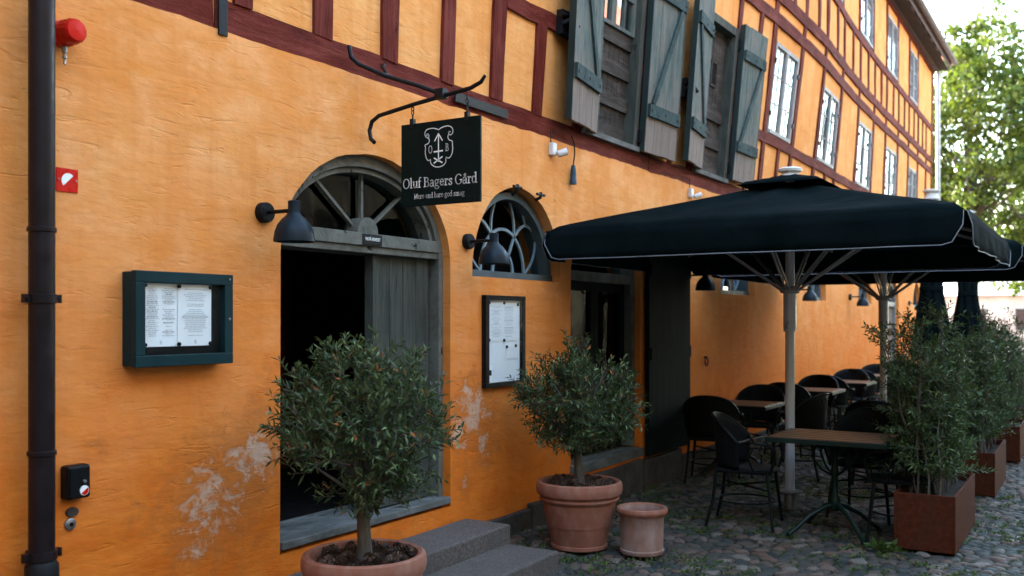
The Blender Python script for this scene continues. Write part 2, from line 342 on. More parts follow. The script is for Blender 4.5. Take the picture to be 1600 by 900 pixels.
# ------------------------------------------------------------------ ground
cell = .098
def cobble_height(X, Y):
    gx = np.floor(X/cell).astype(int); gy = np.floor(Y/cell).astype(int)
    F1 = np.full(X.shape, 9.); F2 = np.full(X.shape, 9.); ID = np.zeros(X.shape, int)
    def h(a, b, k): return np.modf(np.abs(np.sin(a*127.1+b*311.7+k*74.7)*43758.5453))[0]
    for dx in (-2, -1, 0, 1, 2):
        for dy in (-2, -1, 0, 1, 2):
            a, b = gx+dx, gy+dy
            px = (a+.5+(h(a, b, 1)-.5)*.85+.5*(b % 2))*cell; py = (b+.5+(h(a, b, 2)-.5)*.7)*cell
            d = np.hypot((X-px)*.92, (Y-py)*1.12)*(1+.35*(h(a, b, 3)-.5))
            n1 = d < F1; F2 = np.where(n1, F1, np.minimum(F2, d)); ID = np.where(n1, (a*7919+b*104729) % 99991, ID); F1 = np.where(n1, d, F1)
    e = np.clip((F2-F1)/.034, 0, 1); rnd = h(ID, 0, 5); rnd2 = h(ID, 3, 6)
    z = .019*(1-(1-e)**2.2)*(.45+.8*rnd)-.022*(F1/.08)**2*.4
    return z, rnd, rnd2, e
def cobbles(name, x0, x1, y0, y1, st):
    nx = int((x1-x0)/st); ny = int((y1-y0)/st); gx = np.linspace(x0, x1, nx); gy = np.linspace(y0, y1, ny)
    X, Y = np.meshgrid(gx, gy, indexing='ij'); wx = X+.03*np.sin(Y*9+X*3)+.012*np.sin(Y*41); wy = Y+.03*np.sin(X*7)+.012*np.sin(X*37+Y*13)
    z, r1, r2, e = cobble_height(wx, wy); z = z-.03+.018*np.sin(X*1.3)*np.cos(Y*1.9)+.003*np.sin(X*60+r1*30)*np.sin(Y*55)
    edge = np.minimum(np.minimum(X-x0, x1-X), np.minimum(Y-y0, y1-Y)); 
    V = np.stack([X, Y, z], -1).reshape(-1, 3); i = np.arange(nx*ny).reshape(nx, ny)
    Fc = np.stack([i[:-1, :-1], i[1:, :-1], i[1:, 1:], i[:-1, 1:]], -1).reshape(-1, 4)
    o = arrmesh(name, V, Fc, 'cobble', smooth=True)
    at = o.data.color_attributes.new('stone', 'FLOAT_COLOR', 'POINT')
    at.data.foreach_set('color', np.stack([r1, r2, e, np.ones_like(e)], -1).reshape(-1).astype('f'))
    return tag(o, None, None, kind='structure')
t = NT('cobblestones'); a = t.n('VertexColor', layer_name='stone'); s_ = t.n('SeparateColor', _0=a.outputs[0])
stc = t.ramp(s_.outputs[0], [(0, (.020, .030, .030)), (.22, (.055, .056, .049)), (.42, (.095, .072, .054)), (.6, (.030, .044, .042)), (.78, (.12, .066, .047)), (1, (.15, .138, .115))])
stc = t.mix(t.mr(t.noise(55, 5), .3, .75, 0, .45), stc, (.07, .065, .06))
jt = t.mix(t.mr(t.noise(2.2, 5), .46, .60), (.022, .016, .011), (.020, .040, .008))
cc = t.mix(t.mr(t.math('ADD', s_.outputs[2], t.math('MULTIPLY', t.math('SUBTRACT', t.noise(18, 4), .5), .7)), .15, .5), jt, stc)
M['cobble'] = t.out(cc, t.mr(s_.outputs[2], .2, .9, .95, .62), t.bump(t.noise(70, 5), .5, .006), spec=.08)
t = NT('ground paving'); v1 = t.n('TexVoronoi', _Vector=t.co(), _Scale=7.2, feature='DISTANCE_TO_EDGE'); v2 = t.n('TexVoronoi', _Vector=t.co(), _Scale=7.2)
cc = t.mix(t.mr(v1.outputs[0], .03, .12), (.035, .035, .02), t.ramp(t.n('SeparateColor', _0=v2.outputs[1]).outputs[0], [(0, (.12, .12, .12)), (.5, (.22, .19, .18)), (1, (.28, .26, .25))]))
M['paving'] = t.out(cc, .8, t.bump(t.mr(v1.outputs[0], 0, .2), .8, .03))
mb = MB(); mb.add([(-500, -500, -.05), (700, -500, -.05), (700, 500, -.05), (-500, 500, -.05)], [(0, 1, 2, 3)])
tag(mb.build('ground', 'paving'), None, None, kind='structure')
cobbles('cobblestone_street', 2.2, 13.5, -5.0, .0, .017)
cobbles('cobblestone_street', 13.5, 40, -5.0, .0, .04)

# ------------------------------------------------------------------ the long house
B = empty('timber_framed_house', (0, 0, 0), 'long ochre plastered house with oxblood timber framing above an arched entrance', 'building')
X0, X1 = -4., 28.
def arch_loop(xa, xb, z0, zs, rise, n=28, wob=0.):
    cx = (xa+xb)/2; rx = (xb-xa)/2; p = [(xa, z0), (xb, z0)]+arc(cx, zs, rx, rise, 0, 180, n)
    if wob: p = [(x+noise.noise(Vector((x*5, z*5, 1)))*wob, z+noise.noise(Vector((x*5, z*5, 9)))*wob) if z > z0 else (x, z) for x, z in p]
    return p
DOOR = arch_loop(3.885, 5.53, .34, 2.02, .67, wob=.012)
FANS = [(6.475, .67), (11.83, .67), (15.75, .62), (19.45, .60), (25.6, .55)]
FANZ = 1.97
def fan_loop(cx, r): return arch_loop(cx-r, cx+r, FANZ, FANZ+.02, r*1.05, wob=.012)
DOOR2 = arch_loop(7.33, 8.80, .37, 2.05, .55)
DOOR3 = arch_loop(21.8, 23.1, .1, 2.0, .5)
top = [(X1-(X1-X0)*i/400, 0) for i in range(401)]
top = [(x, 3.158+.016*noise.noise(Vector((x*1.7, 0, 0)))+.012*noise.noise(Vector((x*7, 3, 0)))) for x, _ in top]
outer = [(X0, -.3), (X1, -.3)]+top
holes = [DOOR, DOOR2, DOOR3]+[fan_loop(*f) for f in FANS]
loops = [outer]+[h[::-1] for h in holes]
tri = geometry.tessellate_polygon([[Vector((x, z, 0)) for x, z in l] for l in loops])
flat = [p for l in loops for p in l]
mb = MB(); mb.add([W(x, 0, z) for x, z in flat], [tuple(t_) for t_ in tri])
for h in holes:      # deep reveals, edge slightly rounded
    n = len(h); vv = []
    for (x, z) in h: vv += [(x, 0, z), (x, .36, z)]
    mb.add(vv, [(2*i, 2*((i+1) % n), 2*((i+1) % n)+1, 2*i+1) for i in range(n)])
tv = [] 
for (x, z) in top: tv += [(x, 0, z), (x, .045, z+.004)]
mb.add(tv, [(2*i, 2*i+1, 2*i+3, 2*i+2) for i in range(len(top)-1)])
mb.box(X0, X0+.3, .01, 10, -.3, 8.4); mb.box(X1-.3, X1, .01, 10, -.3, 8.4); mb.box(X0, X1, 9.7, 10, -.3, 8.39)
mb.build('wall', 'plaster', B)

# upper storeys infill with window openings
WINS = [(12.73, 13.80, 4.17, 5.36), (15.32, 16.54, 4.17, 5.31), (18.36, 19.66, 4.17, 5.32), (21.25, 22.5, 4.17, 5.30), (24.15, 25.35, 4.17, 5.28)]
WINS2 = [(12.8, 13.8, 6.88, 8.05), (15.45, 16.4, 6.88, 8.05), (18.2, 19.5, 6.88, 8.05), (21.15, 22.4, 6.88, 8.05), (24.1, 25.3, 6.88, 8.05)]
HATCH = [(7.55, 8.66, 3.33, 5.25), (10.22, 11.28, 3.34, 5.14)]
OP = WINS+WINS2+HATCH
xs = sorted(set([X0, X1]+[v for o in OP for v in o[:2]]+[X0+.5*i for i in range(int((X1-X0)/.5))])); zs = sorted(set([3.05, 8.4]+[v for o in OP for v in o[2:]]+[3.16, 3.6, 4.5, 5, 5.5, 6.06, 6.5, 7, 7.5]))
mb = MB(); vi = {}
vv = []
for x in xs:
    for z in zs:
        vi[x, z] = len(vv); vv.append(W(x, -.03+.008*noise.noise(Vector((x*1.3, z*1.3, 2))), z))
ff = []
for i in range(len(xs)-1):
    for k in range(len(zs)-1):
        cx, cz = (xs[i]+xs[i+1])/2, (zs[k]+zs[k+1])/2
        if any(a < cx < b and c < cz < d for a, b, c, d in OP): continue
        ff.append((vi[xs[i], zs[k]], vi[xs[i+1], zs[k]], vi[xs[i+1], zs[k+1]], vi[xs[i], zs[k+1]]))
mb.add(vv, ff, True)
for (a, b, c, d) in OP:
    q = [(a, c), (b, c), (b, d), (a, d)]
    for i in range(4):
        p, r = q[i], q[(i+1) % 4]; mb.add([W(p[0], -.03, p[1]), W(r[0], -.03, r[1]), W(r[0], -.25, r[1]), W(p[0], -.25, p[1])], [(0, 1, 2, 3)])
mb.build('infill_wall', 'infill', B)
def beam(z0, z1, x0=X0, x1=X1, o=.0, mat='timber', nm='timber_beam', step=.3):
    m = MB(); wbox(m, x0, x1, z0, z1, -.06, o, .02, step, seed=z0*3+x0); return m.build(nm, mat, B)
def post(x0, x1, z0, z1, o=-.006):
    m = MB(); wbox(m, x0, x1, z0, z1, -.06, o, .022, .28, seed=x0*2); return m.build('timber_post', 'post', B)
# sill beam in lengths, with rough joints
jn = [X0, 3.43, 9.02, 14.6, 20.5, X1]
for a, b in zip(jn[:-1], jn[1:]): beam(3.10, 3.325, a+.003, b-.003, -.016)
beam(4.04, 4.17, 6.23, 7.55); beam(4.04, 4.17, 8.66, 10.22); beam(4.02, 4.15, 11.30, X1)
beam(4.04, 4.17, X0, 2.2)
for a, b in ((X0, 12.), (12.003, 20), (20.003, X1)):
    beam(5.55, 5.70, a, b); beam(5.85, 6.0, a, b); beam(6.71, 6.85, a, b)
beam(8.27, 8.42)
for a, b in ((2.3, 2.44), (2.95, 3.08), (3.57, 3.70), (4.17, 4.32), (4.79, 4.945), (5.43, 5.575), (6.06, 6.225)): post(a, b, 3.32, 5.56)
post(6.69, 6.835, 3.32, 4.045); post(7.38, 7.53, 3.32, 5.56); post(8.68, 8.80, 3.32, 5.56); post(9.5, 9.6, 3.32, 4.045); post(10.06, 10.2, 3.32, 5.56); post(11.3, 11.42, 3.32, 5.56); post(12.02, 12.14, 3.32, 5.56)
FULL = [12.56, 13.86, 15.16, 16.62, 18.20, 19.74, 21.08, 22.56, 24.0, 25.42, 26.8]
for x in FULL:
    post(x, x+.13, 3.32, 5.56); post(x, x+.12, 5.695, 5.855); post(x, x+.12, 5.995, 6.715)
for i, x in enumerate(FULL[:-1]):
    mid = (x+FULL[i+1])/2+.06
    post(mid, mid+.11, 5.995, 6.715)
    if i % 2 == 0: post(mid, mid+.10, 3.32, 4.03)
for x in (3.2, 4.6, 6.0, 7.4, 8.8, 10.2, 11.4): post(x, x+.13, 5.695, 6.715)
for a, b, c, d in WINS2: post(a-.13, a-.01, 6.845, 8.28); post(b+.01, b+.13, 6.845, 8.28)
post(27.8, 27.99, 3.32, 8.28)
for i in range(12): post(11.9+i*.0-i*1.3-.1, 12.0-i*1.3, 6.845, 8.28)

# casement windows
def casement(a, b, c, d, rows=3):
    f = MB(); o1 = -.012; t_ = .05
    wbox(f, a, a+t_, c, d, -.09, o1); wbox(f, b-t_, b, c, d, -.09, o1); wbox(f, a+t_, b-t_, d-t_, d, -.09, o1-.002); wbox(f, a+t_, b-t_, c, c+t_, -.09, o1+.01)
    m = (a+b)/2; wbox(f, m-.035, m+.035, c+t_, d-t_, -.09, o1-.003)
    win = f.build('window', 'sash', B)
    g = MB()
    for (p, q) in ((a+t_, m-.035), (m+.035, b-t_)):
        wbox(g, p, p+.028, c+t_, d-t_, -.06, -.022); wbox(g, q-.028, q, c+t_, d-t_, -.06, -.022)
        cm = (p+q)/2; wbox(g, cm-.010, cm+.010, c+t_, d-t_, -.053, -.035)
        for r in range(rows+1):
            z = c+t_+(d-c-2*t_)*r/rows; z = min(max(z, c+t_+.012), d-t_-.012); wbox(g, p+.028, q-.028, z-.010, z+.010, -.052, -.036)
    g.build('glazing_bars', 'sash', win)
    pn = MB(); wbox(pn, a+t_, b-t_, c+t_, d-t_, -.047, -.043, step=9); pn.build('pane', 'glass_old', win)
    k = MB(); wbox(k, a+t_, a+t_+.3, c+t_, d-t_, -.2, -.19); wbox(k, b-t_-.25, b-t_, c+t_, d-t_, -.2, -.19); k.build('curtain', 'curtain', win)
    k = MB(); wbox(k, a, b, c, d, -.32, -.24); k.build('window_backing', 'interior', win)
    for z in (c+.25, d-.25):
        for xh in (a-.012, b-.03): k = MB(); wbox(k, xh, xh+.042, z-.03, z+.03, -.012, .006); k.build('hinge', 'iron', win)
for w_ in WINS+WINS2[1:]: casement(*w_)
casement(*WINS2[0])
# loading hatches
def hatch(a, b, c, d, glazed):
    f = MB(); wbox(f, a, a+.09, c, d, -.16, .01); wbox(f, b-.09, b, c, d, -.16, .01); wbox(f, a+.09, b-.09, d-.09, d, -.16, .008)
    hd = f.build('hatch', 'grey_wood', B)
    s_ = MB(); wbox(s_, a-.02, b+.02, c-.035, c+.012, -.05, .035); s_.build('hatch_sill', 'sill', hd)
    p = MB(); n = 9; zt = 4.36 if glazed else d-.09
    for i in range(n):
        xa = a+.09+(b-a-.18)*i/n; wbox(p, xa+.003, xa+(b-a-.18)/n-.003, c+.012, zt, -.14, -.105, .002)
    wbox(p, a+.09, b-.09, c, d, -.22, -.16)
    p.build('plank_panel', 'hatch', hd)
    for z in ([3.36, 3.66, 3.96, 4.25] if glazed else [3.36, 3.68, 4.0]): r = MB(); wbox(r, a+.095, b-.095, z, z+.13, -.104, -.075, .004); r.build('rail_board', 'hatch', hd)
    if glazed:
        g = MB(); m = (a+b)/2
        for (p0, p1) in ((a+.09, m), (m, b-.09)):
            wbox(g, p0+.002, p0+.05, 4.385, d-.09, -.10, -.05); wbox(g, p1-.05, p1-.002, 4.385, d-.09, -.10, -.05)
            for z in (4.385, 4.70, 5.0): wbox(g, p0+.05, p1-.05, z, z+.035, -.098, -.052)
            wbox(g, (p0+p1)/2-.012, (p0+p1)/2+.012, 4.42, d-.09, -.096, -.055)
        g.build('sash', 'shutter', hd)
        q = MB(); wbox(q, a+.14, b-.14, 4.42, d-.1, -.082, -.076); q.build('pane', 'glass_old', hd)
        q = MB(); wbox(q, a+.1, b-.1, 4.385, d-.1, -.158, -.15); q.build('curtain', 'curtain', hd)
    else:
        q = MB(); xx = a+.56; wbox(q, xx, xx+.14, 4.42, 4.66, -.104, -.098); q.build('peep_hole', 'interior', hd)
        q = MB(); wbox(q, xx-.03, xx, 4.39, 4.69, -.104, -.088); wbox(q, xx+.14, xx+.17, 4.39, 4.69, -.104, -.088); wbox(q, xx, xx+.14, 4.39, 4.42, -.104, -.088); wbox(q, xx, xx+.14, 4.66, 4.69, -.104, -.088); q.build('peep_hole_frame', 'hatch', hd)
hatch(*HATCH[0], True); hatch(*HATCH[1], False)
def shutter(hx, sgn, ang, c, d, wd, label):
    ca, sa = math.cos(R(ang)), math.sin(R(ang))
    def fn(w_, t_, z): return W(hx+sgn*w_*ca, .045+w_*sa+t_, z)
    m = MB(); n = 4
    for i in range(n): wbox(m, wd*i/n+.002, wd*(i+1)/n-.002, c+random.uniform(-.008, .008), d+random.uniform(-.006, .006), 0, .032, .003, .35, seed=i, fn=fn)
    s_ = m.build('shutter', 'shutter', B); s_['label'] = label
    for w0 in (-.014, wd+.002): q = MB(); wbox(q, w0, w0+.012, c, d, -.03, .034, fn=fn); q.build('edge_strip', 'shutter_edge', s_)
    for z in (c+.34, d-.42):
        q = MB(); wbox(q, .012, wd-.012, z, z+.12, .032, .06, .003, fn=fn); q.build('batten', 'shutter_trim', s_)
        for w_ in (.06, wd*.5, wd-.06): q = MB(); wbox(q, w_-.011, w_+.011, z+.045, z+.067, .06, .068, fn=fn); q.build('bolt', 'iron', s_)
    q = MB(); wbar(q, [(.10, c+.465), (wd-.10, d-.425)] if sgn > 0 else [(.10, c+.465), (wd-.10, d-.425)], .065, .032, .055, fn=fn); q.build('brace', 'shutter_trim', s_)
    q = MB(); wbox(q, -.05, .02, c+.08, c+.20, -.05, -.003, fn=fn); q.build('hinge', 'iron', s_); q = MB(); wbox(q, -.05, .02, d-.30, d-.18, -.05, -.003, fn=fn); q.build('hinge', 'iron', s_)
shutter(7.66, -1, 9, 3.31, 5.24, .68, 'near shutter of the glazed hatch'); shutter(8.70, 1, 2, 3.31, 5.24, .73, 'far shutter of the glazed hatch')
shutter(10.28, -1, 8, 3.34, 5.21, .66, 'near shutter of the boarded hatch'); shutter(11.33, 1, 2, 3.36, 5.21, .70, 'far shutter of the boarded hatch')
# ironwork anchors
def iron_part(nm, fn_):
    m = MB(); fn_(m); return m.build(nm, 'iron', B, bevel=.002)
iron_part('tie_plate', lambda m: wbox(m, 3.44, 3.50, 3.13, 3.42, .002, .012, .003))
iron_part('tie_plate', lambda m: wbox(m, 5.57, 6.27, 3.195, 3.262, .002, .014, .006))
def anchor(x, z):
    def f(m):
        wbox(m, x-.06, x+.06, z-.10, z+.10, .0, .06); m.tube([W(x-.05, .06, z-.02), W(x-.02, .13, z+.02), W(x+.04, .16, z-.05)], .022, 8); m.tube([W(x-.09, .07, z+.05), W(x+.1, .09, z+.05)], .018, 8)
    iron_part('wall_anchor', f)
anchor(7.03, 4.12); anchor(9.72, 4.13)
# roof and eaves
mb = MB(); yt = 5.0; oh = .42
for (a, b) in ((X0-.3, X1+.3),):
    mb.add([(a, -oh-.05, 8.62), (b, -oh-.05, 8.62), (b, yt, 13.2), (a, yt, 13.2), (a, 10.4, 8.5), (b, 10.4, 8.5), (a, -oh-.05, 8.54), (b, -oh-.05, 8.54), (b, yt, 13.0), (a, yt, 13.0), (a, 10.4, 8.4), (b, 10.4, 8.4)],
           [(0, 1, 2, 3), (3, 2, 5, 4), (6, 9, 8, 7), (9, 10, 11, 8), (0, 6, 7, 1), (4, 5, 11, 10), (0, 3, 9, 6), (3, 4, 10, 9), (1, 7, 8, 2), (2, 8, 11, 5)])
roof = mb.build('roof', 'tiles', B)
for i in range(int((X1-X0)/.9)): mb = MB(); mb.box(X0+.9*i, X0+.9*i+.14, -oh, .2, 8.40, 8.53); mb.build('rafter_end', 'soffit', roof)
mb = MB(); mb.box(X0-.2, X1+.2, -oh+.01, .1, 8.385, 8.398); mb.build('soffit_board', 'soffit', roof); mb = MB(); mb.box(X0-.25, X1+.25, -oh-.035, -oh-.004, 8.42, 8.60); mb.box(X0, X1, -.18, -.04, 8.37, 8.46); mb.build('eaves_board', 'fascia', roof)
pr = [(.075*math.cos(R(a)), .075*math.sin(R(a))) for a in range(180, 361, 20)]
vv = []; 
for x in (X0-.3, X1+.35): vv += [(x, -oh-.115+p[0], 8.60+p[1]) for p in pr]
n = len(pr); mb = MB(); mb.add(vv, [(i, i+1, n+i+1, n+i) for i in range(n-1)], True); g = mb.build('gutter', 'fascia', roof); sm = g.modifiers.new('s', 'SOLIDIFY'); sm.thickness = .008
mb = MB()
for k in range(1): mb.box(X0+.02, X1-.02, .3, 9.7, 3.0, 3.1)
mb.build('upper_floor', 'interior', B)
# end gables
mb = MB()
for x in (X0+.02, X1-.02): mb.add([(x, 0, 8.39), (x, 10, 8.39), (x, 5, 12.98)], [(0, 1, 2)])
mb.build('gable', 'plaster', B)

# entrance
ax, bx, zs_ = 3.89, 5.525, 2.12
def ell(r, n=36, a0=0, a1=180): return arc((ax+bx)/2, 2.12, (bx-ax)/2-r, .565-r*.95, a0, a1, n)
mb = MB(); strip(mb, ell(0), ell(.075), -.30, -.06); strip(mb, ell(.078), ell(.112), -.26, -.085)
for (p, q) in ((ax, ax+.04), (bx-.05, bx)): wbox(mb, p, q, .40, 2.12, -.30, -.06); 
wbox(mb, ax+.04, bx-.05, 2.075, 2.118, -.30, -.07); wbox(mb, ax+.075, bx-.075, 2.12, 2.20, -.28, -.055)
wbox(mb, ax+.04, bx-.05, 2.118, 2.155, -.30, -.062)
dframe = mb.build('door_frame', 'frame', B, bevel=.004)
mb = MB(); hx = (ax+bx)/2+.035
for a in (90, 47, 133): 
    e = (hx+(.66 if a != 90 else .45)*math.cos(R(a)), 2.19+(.46 if a != 90 else .46)*math.sin(R(a))*(1 if a == 90 else .98)); wbar(mb, [(hx, 2.19), e], .020, -.16, -.135)
mb2 = [(hx+.10*math.cos(R(a)), 2.205+.10*math.sin(R(a))) for a in range(0, 181, 20)]; strip(mb, mb2, [(hx+.001*math.cos(R(a)), 2.205) for a in range(0, 181, 20)], -.20, -.085)
mb.build('fanlight_bars', 'frame', dframe)
mb = MB(); fillpoly(mb, [(ax+.1, 2.2), (bx-.1, 2.2)]+ell(.11, 24), -.18); mb.build('pane', 'glass_dark', dframe)
# leaf: right half closed
mb = MB(); n = 4; la, lb = 4.86, bx-.085
for i in range(n): xa = la+(lb-la)*i/n; wbox(mb, xa+.003, xa+(lb-la)/n-.003, .42, 2.073, -.165, -.125, .003)
leaf = mb.build('door_leaf', 'grey_wood', B)
mb = MB(); wbox(mb, la-.04, la-.002, .42, 2.073, -.18, -.11); mb.build('meeting_stile', 'grey_wood', leaf)
mb = MB(); wbox(mb, lb+.002, bx-.05, .42, 2.073, -.25, -.17); mb.build('side_panel', 'dark_door', leaf)
mb = MB(); mb.box(ax-.02, ax+.03, .36, 1.05, .46, 2.05); mb.build('door_leaf', 'dark_door', B)['label'] = 'dark entrance leaf folded back inside'
mb = MB(); wbox(mb, ax+.004, bx-.004, .362, .408, -.42, .012, .004); mb.build('threshold', 'sill', B, bevel=.006)
# entrance room
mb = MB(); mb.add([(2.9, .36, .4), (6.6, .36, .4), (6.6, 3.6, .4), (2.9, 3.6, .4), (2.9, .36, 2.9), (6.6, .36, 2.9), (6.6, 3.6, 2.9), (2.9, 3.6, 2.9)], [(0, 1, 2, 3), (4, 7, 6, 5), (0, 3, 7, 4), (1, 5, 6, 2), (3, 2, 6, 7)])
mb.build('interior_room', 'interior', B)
mb = MB(); pts = [(4.2+i*.04, 1.9+.05*math.sin(i*.9)) for i in range(45)]
for i in range(len(pts)-1): mb.add([(*pts[i], .42), (*pts[i+1], .42), (*pts[i+1], 2.6), (*pts[i], 2.6)], [(0, 1, 2, 3)], True)
mb.build('hanging', 'interior_red', B)
# second doorway with glass doors
a2, b2 = 7.33, 8.80
def ell2(r, n=24): return arc((a2+b2)/2, 2.05, (b2-a2)/2-r, .55-r, 0, 180, n)
mb = MB(); strip(mb, ell2(0), ell2(.10), -.26, -.06); wbox(mb, a2, a2+.10, .40, 2.05, -.26, -.06); wbox(mb, b2-.08, b2, .40, 2.05, -.26, -.06); wbox(mb, a2+.1, b2-.08, 2.0, 2.09, -.26, -.07)
d2 = mb.build('door_frame', 'frame', B, bevel=.004); d2['label'] = 'grey frame of the glazed doorway under the parasol'
mb = MB(); m2 = (a2+b2)/2
for (p, q) in ((a2+.10, m2), (m2, b2-.08)):
    wbox(mb, p+.003, p+.075, .43, 2.0, -.20, -.14); wbox(mb, q-.075, q-.003, .43, 2.0, -.20, -.14); wbox(mb, p+.075, q-.075, .43, .78, -.20, -.142); wbox(mb, p+.075, q-.075, 1.92, 2.0, -.20, -.142)
mb.build('glazed_door', 'dark_door', B)
mb = MB(); wbox(mb, a2+.1, b2-.08, .45, 2.0, -.172, -.168, step=9); mb.build('pane', 'glass_dark', d2)
mb = MB(); fillpoly(mb, ell2(.1), -.17); mb.build('pane', 'glass_dark', d2)
mb = MB(); wbox(mb, a2-.02, b2+.02, .30, .39, -.40, .03, .004); mb.build('threshold', 'sill', B, bevel=.006)
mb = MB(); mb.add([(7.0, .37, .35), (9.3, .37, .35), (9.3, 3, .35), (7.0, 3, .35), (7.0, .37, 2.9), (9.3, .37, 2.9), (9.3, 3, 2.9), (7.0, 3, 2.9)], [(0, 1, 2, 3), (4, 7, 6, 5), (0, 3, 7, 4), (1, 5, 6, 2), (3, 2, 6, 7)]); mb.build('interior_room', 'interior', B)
mb = MB()
for i in range(6): wbox(mb, 8.87+i*.187, 8.87+i*.187+.184, .29, 2.36, .02, .065, .002)
od = mb.build('door_leaf', 'dark_door', B); od['label'] = 'black green door leaf folded back against the wall under the parasol'
for z in (.45, 1.25, 2.1): mb = MB(); wbox(mb, 8.89, 9.97, z, z+.12, .065, .085); mb.build('rail', 'dark_door', od)
# far door
mb = MB(); a3, b3 = 21.8, 23.1; strip(mb, arc(22.45, 2.0, .65, .5, 0, 180, 20), arc(22.45, 2.0, .56, .42, 0, 180, 20), -.2, -.06); wbox(mb, a3, a3+.09, .1, 2.0, -.2, -.06); wbox(mb, b3-.09, b3, .1, 2.0, -.2, -.06); wbox(mb, a3+.09, b3-.09, 1.95, 2.05, -.2, -.062)
d3 = mb.build('door_frame', 'sash', B); mb = MB()
for i in range(5): wbox(mb, a3+.09+i*.224, a3+.31+i*.224, .12, 1.95, -.18, -.12)
mb.build('door_leaf', 'shutter', d3); mb = MB(); fillpoly(mb, arc(22.45, 2.05, .56, .38, 0, 180, 20), -.15); mb.build('pane', 'dark_glass', d3)
# fan windows
def fanwin(cx, r):
    z0 = FANZ+.005; rr = r-.02
    f = MB(); A = arc(cx, z0, rr, rr*1.05, 0, 180, 32); A2 = arc(cx, z0, rr-.055, rr*1.05-.055, 0, 180, 32); strip(f, A, A2, -.24, -.08); wbox(f, cx-rr, cx+rr, z0-.01, z0+.05, -.24, -.07)
    o = f.build('fan_window', 'petrol_frame', B, bevel=.003)
    g = MB(); zc = z0+.05; S = rr-.05; ty = dict(o0=-.18, o1=-.145)
    def bar(p, w_=.018): wbar(g, p, w_, -.168, -.152)
    bar(arc(cx, zc, .15*S/.6, .17*S/.6, 0, 180, 12), .024)
    bar(arc(cx, zc, .54*S, .58*S, 0, 180, 24), .022)
    def curve(p, q, bx_, bz_, w_=.015): bar([(cx+(p[0]+(q[0]-p[0])*i/10+bx_*math.sin(math.pi*i/10))*S, zc+(p[1]+(q[1]-p[1])*i/10+bz_*math.sin(math.pi*i/10))*S) for i in range(11)], w_)
    for s1 in (-1, 1):
        curve((s1*.14, .22), (s1*.29, .50), 0, 0, .018); curve((s1*.29, .50), (s1*.13, 1.03), s1*.05, 0, .017)
        curve((s1*.29, .50), (s1*.84, .56), 0, .14, .022); curve((s1*.58, .66), (s1*.50, .90), s1*.0, 0); curve((s1*.54, .0), (s1*.86, .50), s1*.08, -.04)
    g.build('tracery', 'tracery', o)
    p = MB(); fillpoly(p, arc(cx, zc, S+.01, S*1.05+.01, 0, 180, 24), -.17); p.build('pane', 'glass_old', o)
    p = MB(); p.box(cx-rr-.05, cx+rr+.05, .355, .37, z0-.1, z0+rr*1.05+.1); p.box(cx-rr, cx+rr, .19, .36, z0-.03, z0-.012); p.build('window_backing', 'interior', o)
    return o
M['petrol_frame'] = simple('blue grey window frame', (.07, .095, .10), .5); M['tracery'] = simple('pale blue tracery', (.17, .23, .245), .45)
for f_ in FANS: fanwin(*f_)
# iron hooks over first fan window
iron_part('shutter_hook', lambda m: (m.tube([(6.36, .0, 2.62), (6.36, -.05, 2.66), (6.36, -.05, 2.70)], .014, 8), m.tube([(6.30, -.05, 2.68), (6.42, -.05, 2.68)], .012, 6)))
iron_part('shutter_hook', lambda m: (m.tube([(6.72, .0, 2.62), (6.72, -.05, 2.64), (6.72, -.05, 2.68)], .014, 8), m.tube([(6.66, -.05, 2.66), (6.78, -.05, 2.66)], .012, 6)))
# plinth stones
xx = 5.72; k = 0
while xx < 27.5:
    L = random.uniform(.55, 1.1); m = MB(); h_ = random.uniform(.15, .21) if not 7.2 < xx < 8.9 else .27
    wbox(m, xx+.008, min(xx+L-.008, 28), -.1, h_, .0, random.uniform(.05, .085), .02, .15, seed=xx); m.build('plinth_stone', 'granite_dark', B, bevel=.012); xx += L

# ------------------------------------------------------------------ steps
E_ = empty('entrance_steps', (4.7, 0, 0), 'two worn granite steps below the arched entrance', 'steps')
for (x0, x1, y0, y1, z0, z1) in ((3.86, 5.66, -.42, -.04, -.05, .235), (4.0, 5.60, -.83, -.423, -.05, .112)):
    m = MB(); 
    def fs(x, o, z): return Vector((x-4.7, -o, z))
    wbox(m, x0, x1, z0, z1, -y1, -y0, .008, .2, seed=x0, fn=fs); m.build('step', 'granite', E_, bevel=.014)

# ------------------------------------------------------------------ wall fittings
def drainpipe(x, y, r, z0, z1, mat, label, rings, brackets, shoe=True):
    e = empty('drainpipe', (x, y, 0), label, 'drainpipe')
    m = MB(); m.tube([(0, 0, z0), (0, 0, z1)], r, 24); 
    for z in rings: m.lathe([(r, z-.012), (r+.006, z-.008), (r+.006, z+.008), (r, z+.012)], n=24)
    m.build('pipe', mat, e)
    for z in brackets:
        m = MB(); m.lathe([(r, z-.02), (r+.009, z-.018), (r+.009, z+.018), (r, z+.02)], n=24)
        for s in (-1, 1): m.box(s*(r+.02)-.012, s*(r+.02)+.012, -.012, .012, z-.018, z+.018); m.tube([(s*(r+.018), -.02, z), (s*(r+.018), .02, z)], .006, 8)
        m.box(-.012, .012, 0, -y+.01, z-.01, z+.01); m.build('bracket', mat, e)
    if shoe:
        m = MB(); m.lathe([(r*1.02, z0+.12), (r*1.28, z0+.10), (r*1.32, z0+.02), (r*1.2, z0), (r*1.2, -.02)], n=24); m.build('ground_socket', 'iron', e)
    return e
drainpipe(2.41, -.10, .052, .52, 8.5, 'pipe', 'dark plum drainpipe running down the wall at the left edge', (2.03, 1.09, 3.4), (1.74, .66, 4.2))
drainpipe(28.08, -.16, .055, .1, 8.35, 'zinc', 'pale zinc drainpipe at the far corner of the house beside the tree', (), (7.6, 5, 2.5))
M['far'] = M['zinc']

